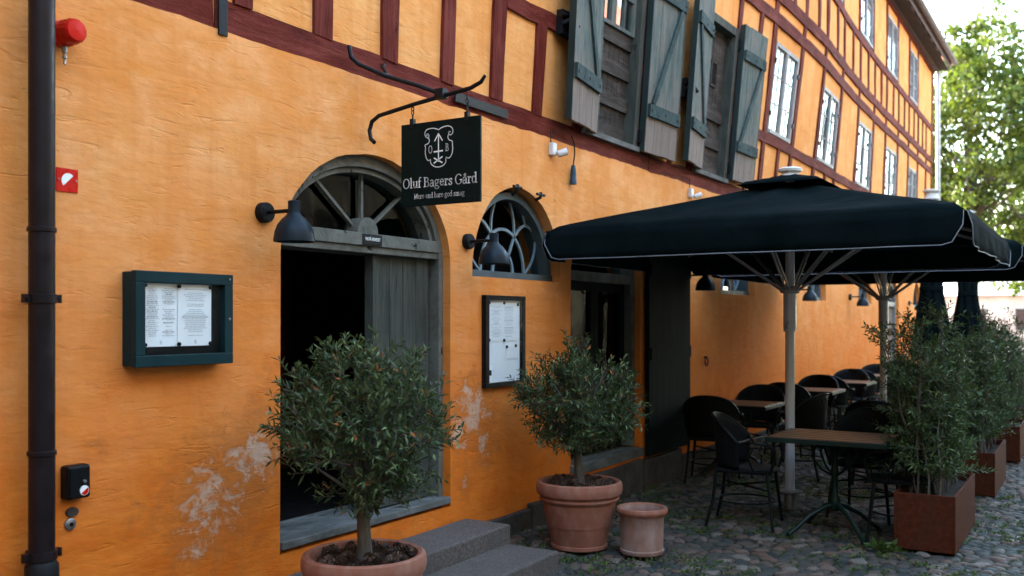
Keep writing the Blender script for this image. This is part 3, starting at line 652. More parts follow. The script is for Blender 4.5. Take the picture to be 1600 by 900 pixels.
e = empty('alarm_beacon', (2.56, 0, 2.905), 'red round alarm beacon high on the wall beside the drainpipe', 'alarm')
X90 = Matrix.Rotation(R(90), 4, 'X')
m = MB(); m.lathe([(0, 0), (.056, 0), (.058, .01), (.058, .045), (.052, .05)], n=32, mat=X90); m.build('base', 'red', e)
m = MB(); m.lathe([(.054, .051), (.053, .10), (.050, .115), (.044, .122), (0, .126)], n=32, mat=X90)
for k in range(16): 
    a = 2*math.pi*k/16; m.tube([(.0535*math.cos(a), -.053, .0535*math.sin(a)), (.052*math.cos(a), -.105, .052*math.sin(a))], .003, 5)
m.build('lens', 'red', e); m = MB(); m.tube([(.0, -.03, -.055), (0, -.03, -.085)], .012, 10); m.tube([(0, -.03, -.085), (.004, -.028, -.11), (.0, -.03, -.135)], .006, 8); m.tube([(0, -.03, -.10), (.0, -.03, -.108)], .011, 8); m.build('cable_gland', 'galv', e)

def wallthing(name, x, z, label, cat, group=None): return empty(name, (x, 0, z), label, cat, group)
e = wallthing('fire_sign', 2.59, 2.268, 'small square red sign with a white half disc beside the drainpipe', 'sign')
m = MB(); m.box(-.052, .052, -.006, .0, -.052, .052); m.build('plate', 'red', e, bevel=.001)
m = MB(); pts = [(.033*math.cos(R(a)), .033*math.sin(R(a))) for a in range(45, 226, 10)]
m.add([(p[0]+.004, -.0075, p[1]-.002) for p in pts]+[(p[0]+.004, -.005, p[1]-.002) for p in pts], [tuple(range(len(pts)))]+[(i, i+1, i+1+len(pts), i+len(pts)) for i in range(len(pts)-1)]); m.build('half_disc', 'white_print', e)
m = MB()
for s in (-1, 1): m.lathe([(0, .010), (.004, .009), (.004, .005)], c=(0, 0, 0), n=10, mat=Matrix.Translation((s*.042, 0, 0)) @ X90)
m.build('screw', 'galv', e)

e = wallthing('key_box', 2.612, .935, 'black key box with a red and white round badge low on the wall', 'key box')
m = MB(); m.box(-.056, .056, -.06, .0, -.075, .075); m.build('body', 'black_metal', e, bevel=.012)
m = MB(); m.box(-.048, .048, -.067, -.061, -.066, .066); m.build('cover', 'black_metal', e, bevel=.006)
def disc(mb, x, z, r, y, a0=0, a1=360, n=24):
    p = [(x+r*math.cos(R(a0+(a1-a0)*i/n)), y, z+r*math.sin(R(a0+(a1-a0)*i/n))) for i in range(n+(0 if a1-a0 >= 360 else 1))]
    b = [(q[0], y+.003, q[2]) for q in p]; k = len(p); mb.add(p+b, [tuple(range(k))]+[(i, (i+1) % k, k+(i+1) % k, k+i) for i in range(k)])
m = MB(); disc(m, .018, -.038, .022, -.0705); m.build('badge', 'white_print', e)
m = MB(); disc(m, .018, -.038, .019, -.0725, 215, 395, 18); m.build('badge_stripe', 'red', e)
m = MB(); m.lathe([(0, .078), (.007, .077), (.008, .066)], n=16, mat=Matrix.Translation((.018, 0, .002)) @ X90); m.build('keyhole', 'galv', e)
e = wallthing('wall_lock', 2.61, .775, 'round steel wall lock with its black flap turned up under the key box', 'lock')
m = MB(); m.lathe([(0, .014), (.020, .014), (.026, .010), (.028, 0)], n=28, mat=Matrix.Translation((-.006, 0, -.03)) @ X90); m.build('rosette', 'galv', e)
m = MB(); m.lathe([(0, .020), (.008, .019), (.009, .013)], n=14, mat=Matrix.Translation((-.006, 0, -.03)) @ X90); m.build('keyhole', 'black_metal', e)
m = MB(); m.lathe([(0, .012), (.024, .011), (.026, 0)], n=28, mat=Matrix.Translation((.004, 0, .022)) @ Matrix.Diagonal((1.2, 1, .85, 1)) @ X90); m.build('flap', 'granite_dark', e)

def print_lines(m, x0, x1, z0, z1, y, rows, seed, cols=1):
    r_ = random.Random(seed); cw = (x1-x0)/cols
    for c in range(cols):
        cx = x0+cw*(c+.5)
        for i in range(rows):
            if r_.random() < .13: continue
            z = z1-(z1-z0)*(i+.5)/rows; hw = cw*r_.uniform(.18, .43); t_ = .0014 if r_.random() < .8 else .0026
            x = cx-hw
            while x < cx+hw:
                wl = r_.uniform(.006, .02); m.add([(x, y, z-t_), (min(x+wl, cx+hw), y, z-t_), (min(x+wl, cx+hw), y, z+t_), (x, y, z+t_)], [(0, 1, 2, 3)]); x += wl+.0035
# menu case
e = wallthing('menu_case', 3.16, 1.655, 'dark green glazed menu case with two white menu pages by the drainpipe', 'menu case')
hw, hh = .288, .222
m = MB(); m.box(-hw, hw, -.07, .0, -hh, hh); m.build('case', 'petrol', e, bevel=.004)
m = MB(); t_ = .05
m.box(-hw-.004, hw+.004, -.105, -.0715, hh-t_, hh+.004); m.box(-hw-.004, hw+.004, -.105, -.0715, -hh-.004, -hh+t_); m.box(-hw-.004, -hw+t_, -.1045, -.0717, -hh+t_, hh-t_); m.box(hw-t_, hw+.004, -.1045, -.0717, -hh+t_, hh-t_)
m.build('lid_frame', 'petrol', e, bevel=.003)
m = MB(); m.box(-hw+t_, hw-t_, -.0712, -.0708, -hh+t_, hh-t_); m.build('back_panel', 'black_metal', e)
m = MB()
for (a, b) in ((-.238, -.032), (-.034, .172)):
    n = 8; vv = []
    for i in range(n+1):
        x = a+(b-a)*i/n; q = -.074-.0035*math.sin(math.pi*i/n)-(.003 if a > -.1 else 0)
        vv += [(x, q, -.132), (x, q-.001, .170)]
    m.add(vv, [(2*i, 2*i+2, 2*i+3, 2*i+1) for i in range(n)], True)
pp = m.build('menu_page', 'paper', e)
m = MB(); print_lines(m, -.228, -.042, -.085, .150, -.0795, 26, 3, 2); print_lines(m, -.024, .162, -.085, .150, -.0825, 26, 5, 1)
for x in (-.135, .07): 
    for k in range(6): m.add([(x-.006, -.083, -.12+k*.003), (x+.006, -.083, -.12+k*.003), (x+.006, -.083, -.1185+k*.003), (x-.006, -.083, -.1185+k*.003)], [(0, 1, 2, 3)])
m.build('print', 'ink', pp)
for x in (-.228, -.033, .160):
    for z in (-.122, .158):
        m = MB(); m.lathe([(0, .094), (.009, .093), (.010, .084)], n=14, mat=Matrix.Translation((x, 0, z)) @ X90); m.build('magnet', 'black_metal', e)
m = MB(); m.lathe([(0, .112), (.006, .111), (.007, .104)], n=12, mat=Matrix.Translation((hw-.022, 0, 0)) @ X90); m.lathe([(0, .112), (.005, .111), (.005, .104)], n=12, mat=Matrix.Translation((hw-.022, 0, hh-.02)) @ X90); m.build('lock', 'galv', e)
m = MB(); m.box(-hw+t_, hw-t_, -.0965, -.095, -hh+t_, hh-t_); m.build('pane', 'acrylic', e)
m = MB(); m.tube([(.16+.05*math.cos(R(a)), -.075, .13*math.sin(R(a))) for a in range(100, 261, 8)], .0035, 6); m.build('cord', 'black_metal', e)

e = wallthing('menu_board', 6.215, 1.49, 'tall narrow black menu frame with pinned white sheets under the fan window', 'menu board')
hw, hh = .287, .345
m = MB(); 
for bx_ in ((-hw, hw, hh-.035, hh), (-hw, hw, -hh, -hh+.035)): m.box(bx_[0], bx_[1], -.04, .0, bx_[2], bx_[3])
for bx_ in ((-hw, -hw+.05), (hw-.05, hw)): m.box(bx_[0], bx_[1], -.0395, .0, -hh+.035, hh-.035)
m.build('frame', 'black_metal', e, bevel=.003)
m = MB(); m.box(-hw+.05, hw-.05, -.012, -.002, -hh+.035, hh-.035); m.build('back_board', 'paper', e)
m = MB(); m.box(-.225, .19, -.016, -.0125, 0.0, .30); m.build('sheet', 'paper', e); m = MB(); m.box(.03, .20, -.016, -.0125, -.14, -.035); m.build('sheet', 'paper', e)
m = MB(); print_lines(m, -.2, .16, .03, .27, -.0167, 22, 8, 2); m.build('print', 'ink', e)
m = MB()
for (x, z) in ((-.21, .29), (0, .29), (.2, .28), (-.21, .01), (0, .005), (.04, -.045), (.17, -.04)): m.lathe([(0, .024), (.012, .023), (.013, .016)], n=12, mat=Matrix.Translation((x, 0, z)) @ X90)
m.build('pin', 'black_metal', e)
m = MB(); m.box(-.225, -.165, -.0155, -.0125, -.30, -.18); st_ = m.build('sticker', 'white_print', e); m = MB(); m.box(-.215, -.175, -.017, -.0158, -.255, -.215); m.build('print', 'black_metal', st_)
m = MB(); m.box(-hw+.05, hw-.05, -.036, -.034, -hh+.035, hh-.035); m.build('pane', 'acrylic', e)

# small door plaque: builtin sans font
def text_mesh(body, size, mat, parent, mtx, name='lettering', extr=.0006, shear=0, sx=1.):
    c = bpy.data.curves.new('lettering', 'FONT'); c.body = body; c.size = size; c.extrude = extr; c.align_x = 'CENTER'; c.align_y = 'CENTER'
    tmp = bpy.data.objects.new('lettering_source', c); col.objects.link(tmp); bpy.context.view_layer.update()
    me = bpy.data.meshes.new_from_object(tmp.evaluated_get(bpy.context.evaluated_depsgraph_get())); bpy.data.objects.remove(tmp)
    me.transform(mtx @ Matrix.Diagonal((sx, 1, 1, 1))); me.materials.clear(); me.materials.append(M[mat]); me.name = name
    o = bpy.data.objects.new(name, me); col.objects.link(o); o.parent = parent; return o
e = empty('door_plaque', (4.745, .055, 2.160), 'tiny black warning plaque on the transom of the arched door', 'sign')
m = MB(); m.box(-.094, .094, -.006, .0, -.034, .034); m.build('plate', 'black_metal', e, bevel=.001)
text_mesh('PAS PÅ HOVEDET', .030, 'white_print', e, Matrix.Translation((0, -.0072, .002)) @ X90, sx=.62)

# wall lamps
def lamp(x, z, label):
    e = empty('wall_lamp', (x, 0, z), label, 'wall lamp', 'black dome wall lamps')
    m = MB(); m.lathe([(0, .045), (.050, .044), (.056, .036), (.057, 0)], n=32, mat=X90)
    for a in (30, 150, 270): m.lathe([(0, .048), (.005, .047), (.005, .04)], n=8, mat=Matrix.Translation((.04*math.cos(R(a)), 0, .04*math.sin(R(a)))) @ X90)
    m.build('mount', 'black_metal', e)
    m = MB(); m.tube([(0, -.04, 0), (0, -.235, .0)], .011, 12); m.build('arm', 'black_metal', e)
    c = (0, -.235, 0)
    m = MB(); m.lathe([(0, .05), (.030, .05), (.033, .047), (.033, -.012), (.036, -.022), (.066, -.048), (.089, -.078), (.103, -.115), (.109, -.155), (.110, -.168), (.107, -.168), (.106, -.155), (.100, -.115), (.086, -.08), (.06, -.05), (.02, -.03)], c=c, n=40); m.build('shade', 'petrol_matt', e)
    m = MB(); m.lathe([(0, -.125), (.02, -.12), (.028, -.10), (.028, -.08), (.014, -.05), (.014, -.03)], c=c, n=20); m.build('bulb', 'bulb', e)
    return e
M['petrol_matt'] = simple('blue black lamp enamel', (.0035, .012, .018), .42, 0, .1, 10, .03, spec=.16)
l0 = lamp(3.755, 2.235, 'black dome wall lamp left of the arched entrance')
for (x, z, lb) in ((5.73, 2.215, 'black dome wall lamp overlapping the fan window beside the entrance'), (10.0, 2.14, 'black dome wall lamp under the near parasol beside the folded door leaf'), (14.4, 2.10, 'black dome wall lamp seen just behind the near parasol pole'), (18.1, 2.07, 'black dome wall lamp on the sunlit ochre wall left of the second parasol pole'), (24.4, 2.05, 'black dome wall lamp farthest along the wall, beyond the narrow grey door')):
    dup(l0, (x, 0, z), 0, lb)
l0.children  # prototype stays in place
e = wallthing('iron_ring', 10.6, 1.19, 'small rusty iron tethering ring on the shaded wall', 'iron ring')
m = MB(); m.tube([(.045*math.cos(R(a)), -.03, .045*math.sin(R(a))-.02) for a in range(0, 360, 15)], .008, 8, closed=True); m.tube([(0, 0, .03), (0, -.04, .03)], .012, 8); iron = m.build('ring', 'iron', e)

# cameras and cables
def camera_thing(x, z, label):
    e = empty('security_camera', (x, -off(x, z), z), label, 'security camera', 'white cameras under the sill beam')
    m = MB(); m.box(-.035, .035, -.045, .0, -.055, .05); m.build('housing', 'white_plastic', e, bevel=.008)
    m = MB(); mt = Matrix.Translation((.045, -.075, -.035)) @ Matrix.Rotation(R(35), 4, 'Z') @ Matrix.Rotation(R(70), 4, 'X'); m.lathe([(0, -.03), (.026, -.03), (.030, -.02), (.030, .05), (.026, .056), (0, .056)], n=20, mat=mt); m.build('camera_head', 'white_plastic', e)
    m = MB(); m.lathe([(0, .060), (.018, .059), (.020, .0565)], n=16, mat=mt); m.build('lens', 'black_metal', e)
    m = MB(); m.tube([(-.01, -.01, .05), (-.02, -.015, .10), (-.035, -.02, .15)], .004, 6); m.build('cable', 'black_metal', e)
camera_thing(6.97, 3.07, 'white security camera hanging under the near end of the glazed hatch'); camera_thing(10.12, 3.06, 'white security camera just above the near parasol')
e = empty('dangling_connector', (7.31, 0, 2.9), 'dark blue connector dangling on a cable from the oxblood beam', 'cable connector')
m = MB(); m.tube([(-.02, -.03, .33), (.0, -.045, .26), (.015, -.04, .18), (0, -.035, .08)], .0065, 8); m.build('cable', 'black_metal', e)
m = MB(); m.lathe([(0, .085), (.016, .08), (.022, .05), (.026, .0), (.026, -.04), (.030, -.045), (.030, -.085), (0, -.09)], c=(0, -.035, 0), n=16); m.build('plug', 'connector', e)

# ------------------------------------------------------------------ hanging sign
SX = 4.6
e = empty('sign_bracket', (SX, 0, 2.98), 'black wrought iron double rod bracket above the arched entrance', 'bracket')
m = MB(); o_ = Vector((SX, 0, 2.98))
def L_(x, y, z): return (x-SX, y, z-2.98)
m.tube([L_(SX-.02, -.10, 2.74), L_(SX-.01, -.065, 2.765), L_(SX, -.045, 2.82), L_(SX, -.065, 2.875), L_(SX, -.12, 2.905), L_(SX, -.4, 2.945), L_(SX, -.80, 2.99), L_(SX, -.87, 3.015), L_(SX, -.90, 3.05)], [.013]*7+[.012, .009], 10); m.build('cross_rod', 'iron', e)
m = MB(); m.tube([L_(4.44, -.02, 3.31), L_(4.44, -.035, 3.24), L_(4.455, -.08, 3.195), L_(4.47, -.14, 3.165), L_(4.50, -.25, 3.11), L_(4.56, -.45, 3.04), L_(4.60, -.58, 2.985)], .0135, 10); m.build('stay_rod', 'iron', e)
m = MB(); m.tube([L_(4.80, .0, 3.28), L_(4.72, -.05, 3.24), L_(4.62, -.17, 3.155), L_(4.50, -.19, 3.13)], .011, 8); m.build('side_stay', 'iron', e); m = MB(); m.box(-.03, .03, -.62, -.56, -.028, .03); m.build('clamp', 'iron', e, bevel=.003)
e = empty('hanging_sign', (SX, -.585, 2.825), 'square dark green hanging board with white crest and restaurant name', 'sign')
WY, HZ = .285, .495
m = MB(); m.box(-.009, .009, -WY, WY, -HZ, 0); m.build('board', 'sign_black', e, bevel=.002)
for y in (.205, -.19):
    m = MB(); zt = 2.965-2.825-(y*-.10 if False else 0)+(-.012 if y > 0 else .02)
    m.box(-.014, .014, y-.012, y+.012, -.022, .03); m.tube([(0, y, .03), (0, y, .055)], .005, 6)
    m.tube([(0.010*math.cos(R(a)), y, .068+.014*math.sin(R(a))) for a in range(0, 360, 30)], .0035, 6, closed=True); m.tube([(0, y+.009*math.cos(R(a)), .092+.013*math.sin(R(a))) for a in range(0, 360, 30)], .0035, 6, closed=True); m.tube([(0, y, .10), (0, y, zt)], .004, 6)
    m.build('hook', 'iron', e)
# letterforms drawn with a broad pen: thick uprights, thin horizontals, bracket serifs
def pen(mb, pts, k, ox, oz, thick=.105, thin=.042, y=-.0103, mtx=None, ux=1.):
    for i in range(len(pts)-1):
        (x0, z0), (x1, z1) = pts[i], pts[i+1]; dx, dz = (x1-x0), (z1-z0); l = math.hypot(dx, dz)
        if l < 1e-6: continue
        wd = thin+(thick-thin)*abs(dz)/l; nx_, nz_ = -dz/l*wd/2, dx/l*wd/2; ex, ez = dx/l*.02, dz/l*.02
        q = [(x0-ex+nx_, z0-ez+nz_), (x0-ex-nx_, z0-ez-nz_), (x1+ex-nx_, z1+ez-nz_), (x1+ex+nx_, z1+ez+nz_)]
        mb.add([(y, -(ox+px*k*ux), oz+pz*k) for px, pz in q], [(0, 1, 2, 3)])
def A_(cx, cz, rx, rz, a0, a1, n=14): return arc(cx, cz, rx, rz, a0, a1, n)
def sf(x, z, w_=.13): return [(x-w_/2*1.1, z), (x+w_/2*1.1, z)]
G = {
 'O': (.74, [A_(.37, .35, .30, .35, 0, 360, 26)]), 'l': (.30, [[(.14, 0), (.14, .74)], [(.02, .71), (.14, .74)], sf(.15, .015, .2)]),
 'u': (.56, [[(.12, .47), (.12, .14)]+A_(.24, .14, .12, .13, 180, 290, 6), [(.24, .01), (.42, .12)], [(.43, .47), (.43, .02)], sf(.09, .455, .12), sf(.40, .455, .12), sf(.47, .015, .12)]),
 'f': (.34, [[(.14, 0), (.14, .58)]+A_(.26, .58, .12, .15, 180, 60, 6), sf(.15, .46, .28), sf(.15, .015, .22)]),
 'B': (.62, [[(.14, 0), (.14, .70)], [(.03, .015), (.32, .015)]+A_(.32, .195, .21, .185, -90, 90, 10)+[(.14, .38)], [(.03, .685), (.28, .685)]+A_(.28, .53, .19, .155, 90, -90, 8)+[(.14, .375)]]),
 'a': (.50, [A_(.24, .33, .13, .14, 150, 20, 7)+[(.37, .30), (.37, .06), (.45, .01)], [(.37, .27), (.20, .23)]+A_(.19, .12, .12, .12, 90, 300, 9)+[(.37, .09)]]),
 'g': (.52, [A_(.23, .32, .145, .15, 0, 360, 16), [(.36, .43), (.48, .46)], [(.14, .19), (.10, .11), (.17, .05), (.34, .03)]+A_(.25, -.09, .19, .11, 75, -255, 18)]),
 'e': (.50, [[(.09, .27), (.41, .27)]+A_(.25, .25, .165, .22, 5, 320, 18)]),
 'r': (.40, [[(.13, 0), (.13, .47)], [(.13, .32), (.22, .44), (.33, .45), (.36, .38)], sf(.09, .455, .13), sf(.14, .015, .22)]),
 's': (.42, [[(.35, .36), (.32, .43), (.22, .46), (.11, .41), (.10, .33), (.17, .27), (.30, .20), (.35, .12), (.29, .03), (.19, .0), (.10, .02), (.06, .12)]]),
 'G': (.74, [A_(.38, .35, .31, .35, 42, 318, 22)+[(.62, .08), (.62, .30)], sf(.62, .31, .26)]),
 'd': (.56, [A_(.24, .24, .16, .235, 50, 310, 16), [(.42, 0), (.42, .74)], [(.30, .71), (.42, .74)], sf(.47, .015, .11), [(.33, .41), (.42, .36)], [(.33, .06), (.42, .12)]]),
 'M': (.84, [[(.14, 0), (.14, .70)], [(.14, .70), (.41, .06)], [(.41, .06), (.68, .70)], [(.70, 0), (.70, .70)], sf(.12, .015, .2), sf(.70, .015, .2), sf(.10, .69, .14), sf(.72, .69, .14)]),
 'n': (.56, [[(.13, 0), (.13, .47)], [(.13, .34), (.26, .45), (.36, .45), (.42, .36), (.42, 0)], sf(.09, .455, .12), sf(.14, .015, .2), sf(.43, .015, .2)]),
 'b': (.54, [[(.12, .02), (.12, .74)], [(.02, .71), (.12, .74)], A_(.28, .24, .16, .235, 130, -130, 16), [(.12, .35), (.2, .42)], [(.12, .1), (.2, .05)]]),
 'o': (.52, [A_(.26, .235, .19, .235, 0, 360, 20)]),
 'm': (.84, [[(.13, 0), (.13, .47)], [(.13, .34), (.24, .45), (.35, .45), (.41, .36), (.41, 0)], [(.41, .34), (.52, .45), (.63, .45), (.69, .36), (.69, 0)], sf(.09, .455, .12), sf(.14, .015, .2), sf(.42, .015, .18), sf(.70, .015, .2)]),
 ' ': (.24, [])}
G['å'] = (G['a'][0], G['a'][1]+[A_(.25, .62, .07, .07, 0, 360, 10)])
def write(mb, s, x0, x1, z, size, th=.105, tn=.045):
    tot = sum(G[c][0] for c in s)*size; ux = (x1-x0)/tot; x = x0
    for c in s:
        for st_ in G[c][1]: pen(mb, st_, size, x, z, thick=th, thin=tn, ux=ux)
        x += G[c][0]*size*ux
m = MB(); write(m, 'Oluf Bagers Gård', -.272, .266, -.385, .081, .10, .046); write(m, 'Mere end bare god smag', -.188, .178, -.452, .044, .085, .045)
m.build('lettering', 'white_print', e)
def crest(x, y):     # crest drawing plane -> board plane
    return (x-412)/740*.57, -(y+.112*(x-412)-45-.0)/775*.495+.0
m = MB()
OUT = [(405,132),(430,112),(480,97),(515,102),(536,125),(537,160),(520,182),(502,178),(496,160),(505,146),(514,154)]
O2 = [(498,172),(488,200),(500,228),(533,236),(531,270),(536,300),(530,350),(512,385),(490,395),(476,383),(470,400),(472,430),(450,460),(410,476),(370,476),(335,455),(325,425),(328,405),(316,415),(300,418),(284,390),(275,340),(281,300),(271,272),(305,262),(318,235),(308,205),(290,205),(274,185),(273,155),(290,130),(330,118),(370,120),(405,132)]
O3 = [(300,212),(314,195),(308,172),(292,170),(289,184),(298,188)]
def sm_(p):
    q = [p[0]]
    for i in range(len(p)-1): a, b = p[i], p[i+1]; q += [(a[0]*.75+b[0]*.25, a[1]*.75+b[1]*.25), (a[0]*.25+b[0]*.75, a[1]*.25+b[1]*.75)]
    return q+[p[-1]]
def line(p, wd): pen(m, [crest(*q) for q in p], 1, 0, 0, thick=wd, thin=wd)
old_pen = pen
def cline(p, wd):
    p = [crest(*q) for q in p]
    for i in range(len(p)-1):
        (x0, z0), (x1, z1) = p[i], p[i+1]; dx, dz = x1-x0, z1-z0; l = math.hypot(dx, dz) or 1; nx_, nz_ = -dz/l*wd/2, dx/l*wd/2; ex, ez = dx/l*wd*.3, dz/l*wd*.3
        m.add([(-.0103, -a, b) for a, b in ((x0-ex+nx_, z0-ez+nz_), (x0-ex-nx_, z0-ez-nz_), (x1+ex-nx_, z1+ez-nz_), (x1+ex+nx_, z1+ez+nz_))], [(0, 1, 2, 3)])
for p in (OUT, O2, O3): cline(sm_(p), .0058)
cline([(402, 165), (402, 425)], .007); cline([(366, 236), (402, 168)], .007); cline([(402, 168), (438, 230)], .007); cline([(360, 337), (440, 325)], .0085); cline([(360, 441), (437, 380)], .008); cline([(362, 395), (437, 434)], .008)
for ch, cx, cy in (('O', 323, 315), ('B', 483, 293)):
    q = crest(cx, cy); k = .062
    for st_ in G[ch][1]: pen(m, st_, k, q[0]-.36*k*.55, q[1]-.35*k, thick=.10, thin=.05, ux=.62)
m.build('crest', 'white_print', e)

# ------------------------------------------------------------------ parasols
UX, UY = 8.42, -1.585
def parasol(x, y, k, label, rz=0):
    e = empty('parasol', (x, y, 0), label, 'parasol', 'open black parasols')
    k = 1.57; ze, za = 2.405, 2.86; val = .225
    m = MB()
    def top_z(u, v):      # u,v in [-1,1]
        r = min(max(abs(u), abs(v)), 1.); q = min(abs(u), abs(v))/max(r, 1e-6)
        z = ze+(za-ze)*(1-r)**1.02-.035*math.sin(math.pi*r)*(1-abs(2*q-1))*1.0-.0
        z += .010*noise.noise(Vector((u*3+x, v*3, 0)))*r
        return z-.045*max(0, (r-.93)/.07)**2
    n2 = 26; n1 = 20
    for sdx in range(4):
        mt = Matrix.Rotation(R(90*sdx), 4, 'Z'); vv = []
        for i in range(n1+1):
            r = .02+.98*i/n1
            for j in range(n2+1):
                q = -1+2*j/n2; p = mt @ Vector((q*r, -r, 0)); vv.append((p.x*k, p.y*k, top_z(p.x, p.y)))
        m.add(vv, [(i*(n2+1)+j, i*(n2+1)+j+1, (i+1)*(n2+1)+j+1, (i+1)*(n2+1)+j) for i in range(n1) for j in range(n2)], True)
    # vent tier
    kv = .36; zv0 = za-.03
    def tz(u, v): r = max(abs(u), abs(v)); return zv0+.005+(.10)*(1-r)**1.2-.02*max(0, (r-.85)/.15)
    n3 = 12; g3 = [(-1+2*i/n3) for i in range(n3+1)]; vv = [(a*kv, b*kv, tz(a, b)) for a in g3 for b in g3]
    m.add(vv, [(i*(n3+1)+j, (i+1)*(n3+1)+j, (i+1)*(n3+1)+j+1, i*(n3+1)+j+1) for i in range(n3) for j in range(n3)], True)
    can = m.build('canopy', 'fabric', e); sf_ = can.modifiers.new('s', 'SOLIDIFY'); sf_.thickness = .004
    # valances: four flaps with rounded lower corners and pale piping
    zt = ze-.04
    for sdx in range(4):
        mt = Matrix.Rotation(R(90*sdx), 4, 'Z'); m = MB(); n = 48; rc = .13; low = []; vv = []
        for i in range(n+1):
            s = -1+2*i/n; xx_ = s*(k-.015); d = (k-.015)-abs(xx_); dz = val if d > rc else val-rc+math.sqrt(max(0, rc*rc-(rc-d)**2))
            if d <= 1e-6: dz = val-rc
            wv_ = .014*math.sin(s*7+sdx*2+x)+.008*math.sin(s*17+x)
            for j in range(5):
                f = j/4; vv.append(mt @ Vector((xx_, -k-.004-wv_*f-.022*math.sin(f*1.6), zt-dz*f+.012*(1-f))))
            low.append(mt @ Vector((xx_, -k-.006-wv_-.022, zt-dz)))
        m.add(vv, [(i*5+j, (i+1)*5+j, (i+1)*5+j+1, i*5+j+1) for i in range(n) for j in range(4)], True)
        va = m.build('valance', 'fabric', e); va.modifiers.new('s', 'SOLIDIFY').thickness = .003
        m = MB(); a0 = mt @ Vector((-(k-.015), -k-.006, zt+.0)); a1 = mt @ Vector(((k-.015), -k-.006, zt+.0)); m.tube([a0]+low+[a1], .0042, 6); m.build('piping', 'piping', va)
    hz = 1.93
    m = MB(); m.lathe([(.040, .14), (.040, 2.86)], n=10); m.lathe([(.054, 1.55), (.056, 1.6), (.056, 1.9)], n=10); m.build('pole', 'pole', e, sharp=20)
    m = MB(); m.lathe([(.058, hz-.05), (.085, hz-.04), (.085, hz), (.058, hz+.01)], n=16); m.build('runner', 'strut', e)
    m = MB(); m.lathe([(.06, 2.70), (.09, 2.72), (.09, 2.76), (.05, 2.78)], n=16); m.build('top_hub', 'strut', e)
    m = MB(); m.lathe([(.10, 2.90), (.07, 2.925), (.065, 2.94), (.10, 2.945), (.105, 2.965), (.085, 2.978), (0, 2.984)], n=28); m.build('cap', 'white_plastic', e)
    for i in range(8):
        a = R(45*i); diag = i % 2; L = (k-.04)*(math.sqrt(2) if diag else 1); dx, dy = math.cos(a), math.sin(a)
        u1 = dx*L/k; v1 = dy*L/k
        m = MB(); z0 = 2.73; z1 = ze-.075
        m.tube([(dx*.07, dy*.07, z0+.02), (dx*L*.5, dy*L*.5, (z0+z1)/2+.02), (dx*L, dy*L, z1+.01)], .014, 6); m.build('rib', 'strut', e)
        m = MB(); t_ = .5 if diag else .58; nv = Vector((-dy, dx, 0))*.014
        for sg in (-1, 1):
            p0 = Vector((dx*.075, dy*.075, hz-.02))+nv*sg; p1 = Vector((dx*L*t_, dy*L*t_, z0+.02+(z1+.01-z0-.02)*t_-.02))+nv*sg; m.tube([p0, p1], .0095, 6)
        m.build('strut', 'strut', e)
    m = MB(); m.box(.045, .075, -.02, .02, 1.50, 1.92); m.tube([(.075, 0, 1.62), (.12, 0, 1.60), (.12, .0, 1.48)], .009, 8); m.tube([(-.05, 0, 1.63), (-.085, 0, 1.62), (-.10, .0, 1.58)], .012, 8); m.build('crank', 'strut', e)
    m = MB(); m.lathe([(.052, .0), (.052, .14), (.10, .142), (.11, .15), (.11, .16), (.045, .162)], n=24); m.build('ground_sleeve', 'galv', e)
    return e
parasol(UX, UY, 1, 'large open black parasol nearest the entrance, in front of the hatches')
parasol(12.02, -1.70, 1, 'open black parasol behind the near one, above the second pale pole')
def closed(x, y, label, s):
    e = empty('closed_parasol', (x, y, 0), label, 'parasol', 'closed black parasols')
    m = MB(); rr = random.Random(s)
    prof = [(.05, 3.52), (.10, 3.44), (.13, 3.2), (.145, 2.9), (.17, 2.5), (.15, 2.15), (.20, 1.8), (.26, 1.4), (.30, 1.15), (.27, 1.05), (.18, 1.02)]
    m.lathe(prof, n=64, fn=lambda a, z, r: r*(1+.20*math.sin(8*a+z*1.3+s)*(1-z/4.4)+.08*math.sin(13*a+z*3)))
    m.build('folded_canopy', 'fabric', e)
    m = MB(); m.lathe([(.165, 2.10), (.178, 2.11), (.178, 2.18), (.165, 2.19)], n=32); m.build('strap', 'fabric', e)
    m = MB(); m.lathe([(.04, 0), (.04, 3.6)], n=10); m.build('pole', 'pole', e)
    m = MB(); m.lathe([(.05, 3.5), (.12, 3.56), (.09, 3.64), (.08, 3.66), (.13, 3.675), (.135, 3.70), (.1, 3.71), (0, 3.715)], n=24); m.build('cap', 'white_plastic', e)
    m = MB(); m.lathe([(.3, 0), (.3, .06), (.08, .08), (.06, .2)], n=24); m.build('base', 'galv', e)
closed(16.4, -1.62, 'closed black parasol, the nearer of the two folded ones behind the planters', 1); closed(20.0, -1.75, 'closed black parasol, the farther and right hand one of the two folded', 4)

